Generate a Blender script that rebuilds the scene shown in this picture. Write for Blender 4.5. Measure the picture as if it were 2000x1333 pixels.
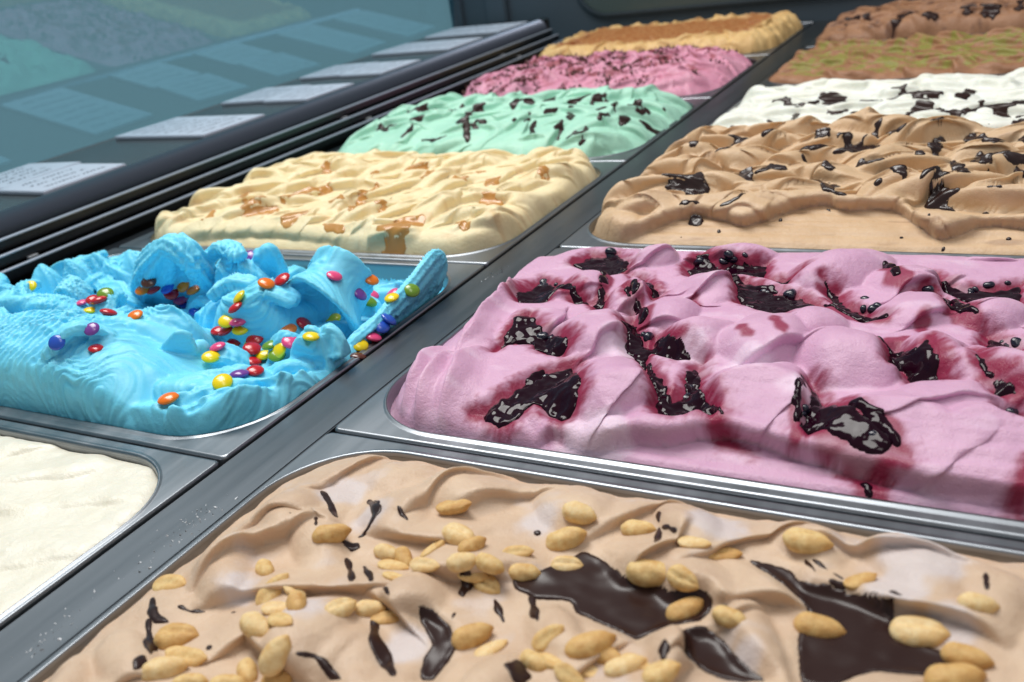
import bpy, bmesh, math, random
import numpy as np
from mathutils import Vector, Matrix
from mathutils.bvhtree import BVHTree

scene = bpy.context.scene
for o in list(bpy.data.objects):
    bpy.data.objects.remove(o)
COL = scene.collection

# ------------------------------------------------------------------ camera
cam_data = bpy.data.cameras.new('camera')
cam = bpy.data.objects.new('camera', cam_data)
COL.objects.link(cam)
cam.location = (0.31896, -0.25399, 0.20626)
cam.rotation_euler = (1.14903, 0.14133, 0.48701)
cam_data.sensor_width = 36.0
cam_data.lens = 33.288
cam_data.clip_start = 0.01
cam_data.clip_end = 50.0
cam_data.dof.use_dof = True
cam_data.dof.focus_distance = 0.46
cam_data.dof.aperture_fstop = 12.5
scene.camera = cam

# ------------------------------------------------------------------ world and lamps
world = bpy.data.worlds.new('World')
scene.world = world
world.use_nodes = True
bgn = world.node_tree.nodes['Background']
bgn.inputs['Color'].default_value = (0.86, 0.94, 1.0, 1)
bgn.inputs['Strength'].default_value = 0.30


def area(name, loc, target, sx, sy, power, color):
    d = bpy.data.lights.new(name, 'AREA')
    d.shape = 'RECTANGLE'
    d.size, d.size_y = sx, sy
    d.energy = power
    d.color = color
    o = bpy.data.objects.new(name, d)
    COL.objects.link(o)
    o.location = loc
    o.rotation_euler = (Vector(target) - Vector(loc)).to_track_quat('-Z', 'Y').to_euler()
    return o


area('ceiling_lamp', (-0.55, 0.55, 1.75), (-0.1, 0.4, 0.0), 0.8, 1.3, 40.0, (1.0, 0.98, 0.95))
area('ceiling_lamp', (0.75, -0.1, 1.8), (0.2, 0.1, 0.0), 0.5, 1.0, 7.0, (1.0, 0.97, 0.93))

vs = scene.view_settings
vs.view_transform = 'Standard'
vs.look = 'None'
vs.exposure = 0.0
vs.gamma = 1.0
vs.use_curve_mapping = False
scene.render.engine = 'CYCLES'
scene.cycles.use_denoising = True
scene.cycles.max_bounces = 8
scene.cycles.transparent_max_bounces = 8
scene.cycles.caustics_reflective = False
scene.cycles.caustics_refractive = False


# ------------------------------------------------------------------ materials
def srgb(r, g, b):
    f = lambda c: (c / 12.92) if c <= 0.04045 else ((c + 0.055) / 1.055) ** 2.4
    return (f(r / 255), f(g / 255), f(b / 255), 1.0)


class NT:
    def __init__(self, name):
        self.m = bpy.data.materials.new(name)
        self.m.use_nodes = True
        self.t = self.m.node_tree
        self.b = self.t.nodes['Principled BSDF']

    def n(self, kind, **kw):
        nd = self.t.nodes.new(kind)
        for k, v in kw.items():
            if k in nd.inputs:
                nd.inputs[k].default_value = v
            else:
                setattr(nd, k, v)
        return nd

    def l(self, a, ao, b, bi):
        self.t.links.new(a.outputs[ao], b.inputs[bi])

    def set(self, **kw):
        for k, v in kw.items():
            self.b.inputs[k.replace('_', ' ')].default_value = v


def bump_noise(T, scales, strength, dist, stretch=None):
    tc = T.n('ShaderNodeTexCoord')
    src = (tc, 'Object')
    if stretch:
        mp = T.n('ShaderNodeMapping')
        mp.inputs['Scale'].default_value = stretch
        T.l(tc, 'Object', mp, 'Vector')
        src = (mp, 'Vector')
    prev = None
    for s, k in scales:
        nz = T.n('ShaderNodeTexNoise', Scale=s, Detail=3.0, Roughness=0.6)
        T.l(src[0], src[1], nz, 'Vector')
        bp = T.n('ShaderNodeBump', Strength=strength * k, Distance=dist)
        T.l(nz, 'Fac', bp, 'Height')
        if prev:
            T.l(prev, 'Normal', bp, 'Normal')
        prev = bp
    T.l(prev, 'Normal', T.b, 'Normal')
    return src


def ice_mat(name, col, col2, rough=0.42, stain=None, frost=None, bump=0.5, sss=0.2, spec=0.35, vscale=40.0):
    T = NT(name)
    src = bump_noise(T, [(170.0, 0.8), (460.0, 1.0), (1500.0, 0.7)], bump, 0.0007)
    nz = T.n('ShaderNodeTexNoise', Scale=vscale, Detail=4.0, Roughness=0.6)
    T.l(src[0], src[1], nz, 'Vector')
    rp = T.n('ShaderNodeMapRange')
    rp.inputs['From Min'].default_value = 0.35
    rp.inputs['From Max'].default_value = 0.68
    T.l(nz, 'Fac', rp, 'Value')
    mx = T.n('ShaderNodeMixRGB')
    mx.inputs[1].default_value = col
    mx.inputs[2].default_value = col2
    T.l(rp, 'Result', mx, 0)
    last = mx
    for attr, c in (('stain', stain), ('frost', frost)):
        if c is None:
            continue
        at = T.n('ShaderNodeAttribute')
        at.attribute_name = attr
        m2 = T.n('ShaderNodeMixRGB')
        m2.inputs[2].default_value = c
        T.l(at, 'Fac', m2, 0)
        T.l(last, 'Color', m2, 1)
        last = m2
    T.l(last, 'Color', T.b, 'Base Color')
    T.set(Roughness=rough)
    T.b.inputs['Specular IOR Level'].default_value = spec
    T.b.inputs['Subsurface Weight'].default_value = sss
    T.b.inputs['Subsurface Radius'].default_value = (1.0, 0.8, 0.6)
    T.b.inputs['Subsurface Scale'].default_value = 0.005
    return T.m


def plain(name, col, rough=0.5, metal=0.0, bump=None, spec=0.5, coat=0.0, sss=0.0):
    T = NT(name)
    T.set(Base_Color=col, Roughness=rough, Metallic=metal)
    T.b.inputs['Specular IOR Level'].default_value = spec
    T.b.inputs['Coat Weight'].default_value = coat
    T.b.inputs['Coat Roughness'].default_value = 0.08
    if sss:
        T.b.inputs['Subsurface Weight'].default_value = sss
        T.b.inputs['Subsurface Radius'].default_value = (1.0, 0.7, 0.4)
        T.b.inputs['Subsurface Scale'].default_value = 0.002
    if bump:
        bump_noise(T, [(bump[0], 1.0)], bump[1], 0.0005)
    return T.m


def steel_mat(name, col, rough=0.33):
    T = NT(name)
    T.set(Base_Color=col, Metallic=1.0)
    src = bump_noise(T, [(900.0, 1.0)], 0.06, 0.0002, stretch=(1.0, 0.06, 1.0))
    nz = T.n('ShaderNodeTexNoise', Scale=28.0, Detail=6.0, Roughness=0.65)
    T.l(src[0], src[1], nz, 'Vector')
    rp = T.n('ShaderNodeMapRange')
    rp.inputs['From Min'].default_value = 0.3
    rp.inputs['From Max'].default_value = 0.7
    rp.inputs['To Min'].default_value = rough - 0.07
    rp.inputs['To Max'].default_value = rough + 0.13
    T.l(nz, 'Fac', rp, 'Value')
    T.l(rp, 'Result', T.b, 'Roughness')
    return T.m


M = {}
M['steel'] = steel_mat('tray_steel', (0.28, 0.30, 0.325, 1))
M['steel_dark'] = steel_mat('rail_steel', (0.145, 0.162, 0.18, 1), 0.36)
M['black'] = plain('black_plastic', (0.006, 0.007, 0.010, 1), 0.28, bump=(300.0, 0.08))
M['rail'] = plain('rail_enamel', (0.085, 0.095, 0.125, 1), 0.33, 0.75, bump=(200.0, 0.05))
M['ledge'] = plain('ledge_grey', (0.055, 0.06, 0.066, 1), 0.25, bump=(200.0, 0.05))
M['slat_edge'] = plain('slat_metal', (0.36, 0.40, 0.48, 1), 0.35, 0.35)
M['bracket'] = plain('bracket_grey', (0.30, 0.31, 0.33, 1), 0.5)
M['endpanel'] = plain('end_panel_grey', (0.055, 0.075, 0.095, 1), 0.5, spec=0.25)
M['endinset'] = plain('end_inset_green', (0.06, 0.085, 0.085, 1), 0.22)
M['card'] = plain('card_white', (0.52, 0.54, 0.63, 1), 0.5, bump=(500.0, 0.05))
M['ink'] = plain('ink_dark', (0.02, 0.02, 0.045, 1), 0.6)
M['floor'] = plain('floor_teal', (0.08, 0.31, 0.42, 1), 0.55, bump=(8.0, 0.1))
M['frost'] = plain('frost_white', (0.75, 0.77, 0.8, 1), 0.6)
M['well'] = plain('well_black', (0.01, 0.011, 0.013, 1), 0.5)

T = NT('case_glass')
T.t.nodes.remove(T.b)
out = T.t.nodes['Material Output']
tr = T.n('ShaderNodeBsdfTransparent')
tr.inputs['Color'].default_value = (0.66, 0.90, 0.96, 1)
gl = T.n('ShaderNodeBsdfGlossy', Roughness=0.0)
gl.inputs['Color'].default_value = (0.86, 0.96, 1.0, 1)
lw = T.n('ShaderNodeFresnel', IOR=2.1)
geo = T.n('ShaderNodeNewGeometry')
inv = T.n('ShaderNodeMath', operation='SUBTRACT')
inv.inputs[0].default_value = 1.0
mul = T.n('ShaderNodeMath', operation='MULTIPLY')
mr = T.n('ShaderNodeMapRange')
mr.inputs['To Min'].default_value = 0.08
mr.inputs['To Max'].default_value = 1.0
T.l(lw, 'Fac', mr, 'Value')
mxs = T.n('ShaderNodeMixShader')
T.l(geo, 'Backfacing', inv, 1)
T.l(mr, 'Result', mul, 0)
T.l(inv, 'Value', mul, 1)
T.l(mul, 'Value', mxs, 0)
T.l(tr, 'BSDF', mxs, 1)
T.l(gl, 'BSDF', mxs, 2)
T.l(mxs, 'Shader', out, 'Surface')
M['glass'] = T.m

M['ice_pink'] = ice_mat('ice_cream_pink', srgb(213, 170, 197), srgb(203, 157, 187), 0.40, stain=srgb(138, 18, 60), frost=srgb(232, 208, 226))
M['ice_peanut'] = ice_mat('ice_cream_tan', srgb(212, 186, 160), srgb(198, 170, 145), 0.42, stain=srgb(222, 184, 152), frost=srgb(208, 198, 198))
M['ice_coffee'] = ice_mat('ice_cream_coffee', srgb(212, 182, 148), srgb(200, 168, 132), 0.42, stain=srgb(120, 80, 62))
M['ice_yellow'] = ice_mat('ice_cream_yellow', srgb(240, 224, 184), srgb(231, 211, 166), 0.42, stain=srgb(200, 145, 80))
M['ice_mint'] = ice_mat('ice_cream_mint', srgb(174, 222, 200), srgb(158, 210, 187), 0.42)
M['ice_blue'] = ice_mat('ice_cream_blue', srgb(126, 220, 247), srgb(110, 211, 243), 0.45, bump=0.25)
M['ice_white'] = ice_mat('ice_cream_cream', srgb(238, 234, 219), srgb(228, 223, 205), 0.3, bump=0.5, spec=0.5)
M['ice_snow'] = ice_mat('ice_cream_white', srgb(236, 238, 230), srgb(226, 226, 214), 0.42)
M['ice_rose'] = ice_mat('ice_cream_rose', srgb(218, 156, 178), srgb(200, 130, 156), 0.45, stain=srgb(142, 66, 72))
M['ice_tira'] = ice_mat('ice_cream_biscuit', srgb(222, 188, 132), srgb(206, 168, 110), 0.5, stain=srgb(142, 74, 26))
M['ice_pist'] = ice_mat('ice_cream_brown', srgb(166, 122, 92), srgb(142, 98, 70), 0.5, stain=srgb(134, 136, 62))
M['ice_choc'] = ice_mat('ice_cream_chocolate', srgb(164, 122, 92), srgb(142, 102, 74), 0.5, stain=srgb(70, 40, 36))
M['chocolate'] = plain('chocolate_glossy', (0.022, 0.009, 0.008, 1), 0.25, bump=(150.0, 0.08), coat=0.15, spec=0.4)
M['chocolate_matte'] = plain('chocolate_set', (0.027, 0.011, 0.009, 1), 0.28, bump=(120.0, 0.12), spec=0.3)
M['shaving'] = plain('chocolate_shaving', (0.10, 0.040, 0.030, 1), 0.5)
M['caramel'] = plain('caramel_sauce', srgb(188, 134, 68), 0.3, bump=(160.0, 0.15), coat=0.2, sss=0.2)
M['compote'] = plain('berry_compote', (0.012, 0.0008, 0.006, 1), 0.09, bump=(130.0, 0.28), spec=0.2)
M['berry'] = plain('blueberry_skin', (0.006, 0.005, 0.020, 1), 0.15, bump=(200.0, 0.15), coat=0.4)


def nut_mat(name, c1, c2):
    T = NT(name)
    src = bump_noise(T, [(2.5, 0.5), (12.0, 0.5)], 0.2, 0.025)
    nz = T.n('ShaderNodeTexNoise', Scale=1.6, Detail=5.0, Roughness=0.7)
    T.l(src[0], src[1], nz, 'Vector')
    cr = T.n('ShaderNodeMapRange')
    cr.inputs['From Min'].default_value = 0.36
    cr.inputs['From Max'].default_value = 0.66
    T.l(nz, 'Fac', cr, 'Value')
    mx = T.n('ShaderNodeMixRGB')
    mx.inputs[1].default_value = c1
    mx.inputs[2].default_value = c2
    T.l(cr, 'Result', mx, 0)
    T.l(mx, 'Color', T.b, 'Base Color')
    T.set(Roughness=0.58)
    T.b.inputs['Specular IOR Level'].default_value = 0.3
    T.b.inputs['Subsurface Weight'].default_value = 0.15
    T.b.inputs['Subsurface Radius'].default_value = (1.0, 0.7, 0.3)
    T.b.inputs['Subsurface Scale'].default_value = 0.002
    return T.m


M['nut_a'] = nut_mat('peanut_golden', srgb(226, 198, 142), srgb(202, 158, 96))
M['nut_b'] = nut_mat('peanut_pale', srgb(230, 206, 158), srgb(212, 172, 112))
M['nut_c'] = nut_mat('peanut_roasted', srgb(216, 180, 120), srgb(186, 138, 78))
CANDY = {'r': ('red', (196, 22, 34)), 'o': ('orange', (240, 120, 22)), 'y': ('yellow', (244, 214, 12)),
         'g': ('green', (110, 150, 40)), 'b': ('blue', (38, 84, 190)), 'v': ('violet', (120, 62, 150)),
         'k': ('pink', (232, 74, 128)), 'n': ('brown', (92, 44, 30))}
for k, (nm, c) in CANDY.items():
    M['candy_' + k] = plain('candy_shell_' + nm, srgb(*c), 0.22, bump=(400.0, 0.06), coat=0.35, sss=0.08)


# ------------------------------------------------------------------ helpers
def mesh_obj(name, verts, faces, mat, parent=None, smooth=True, scale=0.001):
    me = bpy.data.meshes.new(name)
    v = np.asarray(verts, dtype=np.float64) * scale
    me.from_pydata(v.tolist(), [], faces if isinstance(faces, list) else faces.tolist())
    me.update()
    if smooth:
        me.polygons.foreach_set('use_smooth', [True] * len(me.polygons))
    me.materials.append(mat)
    o = bpy.data.objects.new(name, me)
    COL.objects.link(o)
    if parent is not None:
        o.parent = parent
        o.matrix_parent_inverse = parent.matrix_world.inverted()
    return o


def empty(name, loc=(0, 0, 0)):
    o = bpy.data.objects.new(name, None)
    o.empty_display_size = 0.02
    COL.objects.link(o)
    o.location = Vector(loc)
    o.matrix_world = Matrix.Translation(Vector(loc))
    return o


def tag(o, label=None, cat=None, group=None, kind=None):
    if label:
        o['label'] = label
    if cat:
        o['category'] = cat
    if group:
        o['group'] = group
    if kind:
        o['kind'] = kind
    return o


def box(name, lo, hi, mat, parent=None, bev=0.8):
    bm = bmesh.new()
    bmesh.ops.create_cube(bm, size=1.0)
    for v in bm.verts:
        v.co = Vector([(lo[i] + hi[i]) / 2 + v.co[i] * (hi[i] - lo[i]) for i in range(3)])
    if bev:
        bmesh.ops.bevel(bm, geom=bm.edges[:], offset=bev, segments=3, affect='EDGES')
    for v in bm.verts:
        v.co *= 0.001
    me = bpy.data.meshes.new(name)
    bm.to_mesh(me)
    bm.free()
    me.materials.append(mat)
    o = bpy.data.objects.new(name, me)
    COL.objects.link(o)
    if parent is not None:
        o.parent = parent
        o.matrix_parent_inverse = parent.matrix_world.inverted()
    return o


def extrude_profile(name, prof, y0, y1, mat, parent, ny=2, smooth=False):
    """closed profile [(x, z)] swept along y"""
    n = len(prof)
    V, F = [], []
    ys = np.linspace(y0, y1, ny)
    for y in ys:
        V += [(x, y, z) for x, z in prof]
    for j in range(ny - 1):
        for i in range(n):
            a, b = j * n + i, j * n + (i + 1) % n
            F.append((a, b, b + n, a + n))
    F.append(tuple(range(n)))
    F.append(tuple(reversed([(ny - 1) * n + i for i in range(n)])))
    o = mesh_obj(name, V, F, mat, parent, smooth=False)
    if smooth:
        for p in o.data.polygons:
            p.use_smooth = len(p.vertices) == 4
    return o


def rr(x0, x1, y0, y1, r, nc=12, ne=6):
    """rounded rectangle, counter-clockwise, same point count for every size"""
    pts = []
    for cx, cy, a0 in ((x1 - r, y1 - r, 0), (x0 + r, y1 - r, 90), (x0 + r, y0 + r, 180), (x1 - r, y0 + r, 270)):
        for i in range(nc + 1):
            a = math.radians(a0 + 90 * i / nc)
            pts.append((cx + r * math.cos(a), cy + r * math.sin(a)))
    out = []
    n = len(pts)
    for i in range(n):
        out.append(pts[i])
        if (i + 1) % (nc + 1) == 0:
            q = pts[(i + 1) % n]
            for k in range(1, ne):
                t = k / ne
                out.append((pts[i][0] * (1 - t) + q[0] * t, pts[i][1] * (1 - t) + q[1] * t))
    return out


# ------------------------------------------------------------------ noise and fields (millimetres)
def hash2(ix, iy, seed):
    h = (ix.astype(np.int64) * 374761393 + iy.astype(np.int64) * 668265263 + seed * 1274126177) & 0xFFFFFFFF
    h = ((h ^ (h >> 13)) * 1274126177) & 0xFFFFFFFF
    return ((h ^ (h >> 16)) & 0xFFFF) / 65535.0


def noise(x, y, seed=0):
    """gradient noise, about -1..1"""
    ix, iy = np.floor(x), np.floor(y)
    fx, fy = x - ix, y - iy
    u = fx * fx * fx * (fx * (fx * 6 - 15) + 10)
    v = fy * fy * fy * (fy * (fy * 6 - 15) + 10)

    def g(dx, dy):
        a = hash2(ix + dx, iy + dy, seed) * 2 * np.pi
        return np.cos(a) * (fx - dx) + np.sin(a) * (fy - dy)
    n0 = g(0, 0) * (1 - u) + g(1, 0) * u
    n1 = g(0, 1) * (1 - u) + g(1, 1) * u
    return (n0 * (1 - v) + n1 * v) * 1.5


def fbm(x, y, seed=0, octv=4, gain=0.5):
    s, a = 0, 1.0
    for i in range(octv):
        s = s + a * noise(x * 2 ** i + 17.3 * i, y * 2 ** i - 9.1 * i, seed + i)
        a *= gain
    return s


def smax(a, b, k):
    d = np.clip(0.5 + 0.5 * (b - a) / k, 0, 1)
    return a * (1 - d) + b * d + k * d * (1 - d), d


def sst(a, b, x):
    t = np.clip((x - a) / (b - a), 0, 1)
    return t * t * (3 - 2 * t)


def sd_rr(X, Y, x0, x1, y0, y1, r):
    qx = np.abs(X - (x0 + x1) / 2) - (x1 - x0) / 2 + r
    qy = np.abs(Y - (y0 + y1) / 2) - (y1 - y0) / 2 + r
    return -(np.hypot(np.maximum(qx, 0), np.maximum(qy, 0)) + np.minimum(np.maximum(qx, qy), 0) - r)


def sd_poly(X, Y, poly):
    """signed distance, positive inside"""
    P = np.asarray(poly, float)
    d = np.full(X.shape, 1e9)
    s = np.zeros(X.shape, bool)
    n = len(P)
    for i in range(n):
        a, b = P[i], P[(i + 1) % n]
        e = b - a
        L = max(e @ e, 1e-9)
        t = np.clip(((X - a[0]) * e[0] + (Y - a[1]) * e[1]) / L, 0, 1)
        d = np.minimum(d, np.hypot(X - a[0] - t * e[0], Y - a[1] - t * e[1]))
        c = (a[1] > Y) != (b[1] > Y)
        with np.errstate(divide='ignore', invalid='ignore'):
            xi = (b[0] - a[0]) * (Y - a[1]) / (b[1] - a[1] + 1e-12) + a[0]
        s ^= c & (X < xi)
    return np.where(s, d, -d)


def sd_line(X, Y, pts, w):
    """distance field of a stroke that tapers at its ends, positive inside"""
    P = np.asarray(pts, float)
    if len(P) == 1:
        return w * 0.5 - np.hypot(X - P[0, 0], Y - P[0, 1])
    seg = np.hypot(*(P[1:] - P[:-1]).T)
    cum = np.concatenate([[0], np.cumsum(seg)])
    tot = max(cum[-1], 1e-6)
    best = np.full(X.shape, -1e9)
    for i in range(len(P) - 1):
        a, e = P[i], P[i + 1] - P[i]
        t = np.clip(((X - a[0]) * e[0] + (Y - a[1]) * e[1]) / max(e @ e, 1e-9), 0, 1)
        d = np.hypot(X - a[0] - t * e[0], Y - a[1] - t * e[1])
        u = (cum[i] + t * seg[i]) / tot
        hw = 0.5 * w * (0.45 + 0.75 * np.sqrt(np.clip(4 * u * (1 - u), 0, 1)) * (0.8 + 0.35 * np.sin(u * 9 + P[0, 0])))
        best = np.maximum(best, hw - d)
    return best


def frame_field(X, Y, cx, cy, ang, L, W, curv):
    ca, sa = math.cos(ang), math.sin(ang)
    s = ((X - cx) * ca + (Y - cy) * sa) / L
    t = (-(X - cx) * sa + (Y - cy) * ca) / W - curv * ((((X - cx) * ca + (Y - cy) * sa) / L) ** 2)
    return s, t, ca, sa


class Field:
    """a height field with sideways lean"""

    def __init__(self, x0, x1, y0, y1, step):
        self.xs = np.arange(x0, x1 + step * 0.5, step)
        self.ys = np.arange(y0, y1 + step * 0.5, step)
        self.X, self.Y = np.meshgrid(self.xs, self.ys)
        self.H = np.zeros_like(self.X)
        self.DX = np.zeros_like(self.X)
        self.DY = np.zeros_like(self.X)

    def warp(self, amp, wl, seed):
        self.WX = self.X + amp * fbm(self.X / wl, self.Y / wl, seed, 2)
        self.WY = self.Y + amp * fbm(self.X / wl, self.Y / wl, seed + 50, 2)

    def lobe(self, cx, cy, ang, L, W, h, base, c=0.5, curv=0.0, lean=0.0, k=1.5, pw=1.2, groove=0.0, gn=6.0, ev=0.6, along=0.0, awl=6.0, s0=0.0):
        R = max(L, W) * 1.3 + 6
        i0, i1 = np.searchsorted(self.xs, [cx - R, cx + R])
        j0, j1 = np.searchsorted(self.ys, [cy - R, cy + R])
        if i1 <= i0 or j1 <= j0:
            return
        sl = (slice(j0, j1), slice(i0, i1))
        s, t, ca, sa = frame_field(self.WX[sl], self.WY[sl], cx, cy, ang, L, W, curv)
        up = np.clip((t + 1) / (1 + c), 0, 1) ** pw
        fr = np.sqrt(np.clip(1 - (np.clip(t - c, 0, None) / (1 - c)) ** 2, 0, 1))
        pr = np.where(t < c, up, fr) * (np.abs(t) < 1) * np.clip(1 - s * s, 0, 1) ** ev
        if groove:
            pr = pr + groove * np.sin(gn * t * np.pi + 1.5 * s) * pr
        if along:
            aw = s * L + 5.0 * t * t + 2.0 * np.sin(2.3 * t + s * 3) + 2.0 * np.sin(s * L / 11.0)
            pr = pr + along * (1 - 2 * np.abs(np.sin(np.pi * aw / awl)) ** 0.7) * sst(s0, s0 + 0.35, s) * pr
        Z = base[sl] + h * pr - 2.5 * (pr <= 0)
        H, d = smax(self.H[sl], Z, k)
        self.H[sl] = H
        g = lean * pr ** 2
        self.DX[sl] = self.DX[sl] * (1 - d) + d * g * -sa
        self.DY[sl] = self.DY[sl] * (1 - d) + d * g * ca

    def mound(self, cx, cy, ang, L, W, h, base, k=1.2, p=0.8):
        s, t, ca, sa = frame_field(self.WX, self.WY, cx, cy, ang, L, W, 0.15)
        Z = base + h * np.sign(1 - s * s - t * t) * np.abs(np.clip(1 - s * s - t * t, -2, 1)) ** p
        self.H, d = smax(self.H, Z, k)
        self.DX *= 1 - d
        self.DY *= 1 - d


def field_mesh(name, F, mask, mat, attrs=None):
    ny, nx = F.H.shape
    idx = -np.ones((ny, nx), int)
    cell = mask[:-1, :-1] & mask[1:, :-1] & mask[:-1, 1:] & mask[1:, 1:]
    used = np.zeros((ny, nx), bool)
    used[:-1, :-1] |= cell
    used[1:, :-1] |= cell
    used[:-1, 1:] |= cell
    used[1:, 1:] |= cell
    n = int(used.sum())
    idx[used] = np.arange(n)
    V = np.stack([(F.X + F.DX)[used], (F.Y + F.DY)[used], F.H[used]], 1)
    cj, ci = np.nonzero(cell)
    Fc = np.stack([idx[cj, ci], idx[cj, ci + 1], idx[cj + 1, ci + 1], idx[cj + 1, ci]], 1)
    me = bpy.data.meshes.new(name)
    me.vertices.add(n)
    me.vertices.foreach_set('co', (V * 0.001).ravel())
    m = len(Fc)
    me.loops.add(m * 4)
    me.loops.foreach_set('vertex_index', Fc.ravel().astype(np.int32))
    me.polygons.add(m)
    me.polygons.foreach_set('loop_start', np.arange(0, m * 4, 4, dtype=np.int32))
    me.polygons.foreach_set('loop_total', np.full(m, 4, dtype=np.int32))
    me.update(calc_edges=True)
    me.polygons.foreach_set('use_smooth', np.ones(m, bool))
    for an, A in (attrs or {}).items():
        at = me.attributes.new(an, 'FLOAT', 'POINT')
        at.data.foreach_set('value', np.clip(A[used], 0, 1).astype(np.float32))
    me.materials.append(mat)
    o = bpy.data.objects.new(name, me)
    COL.objects.link(o)
    return o


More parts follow.
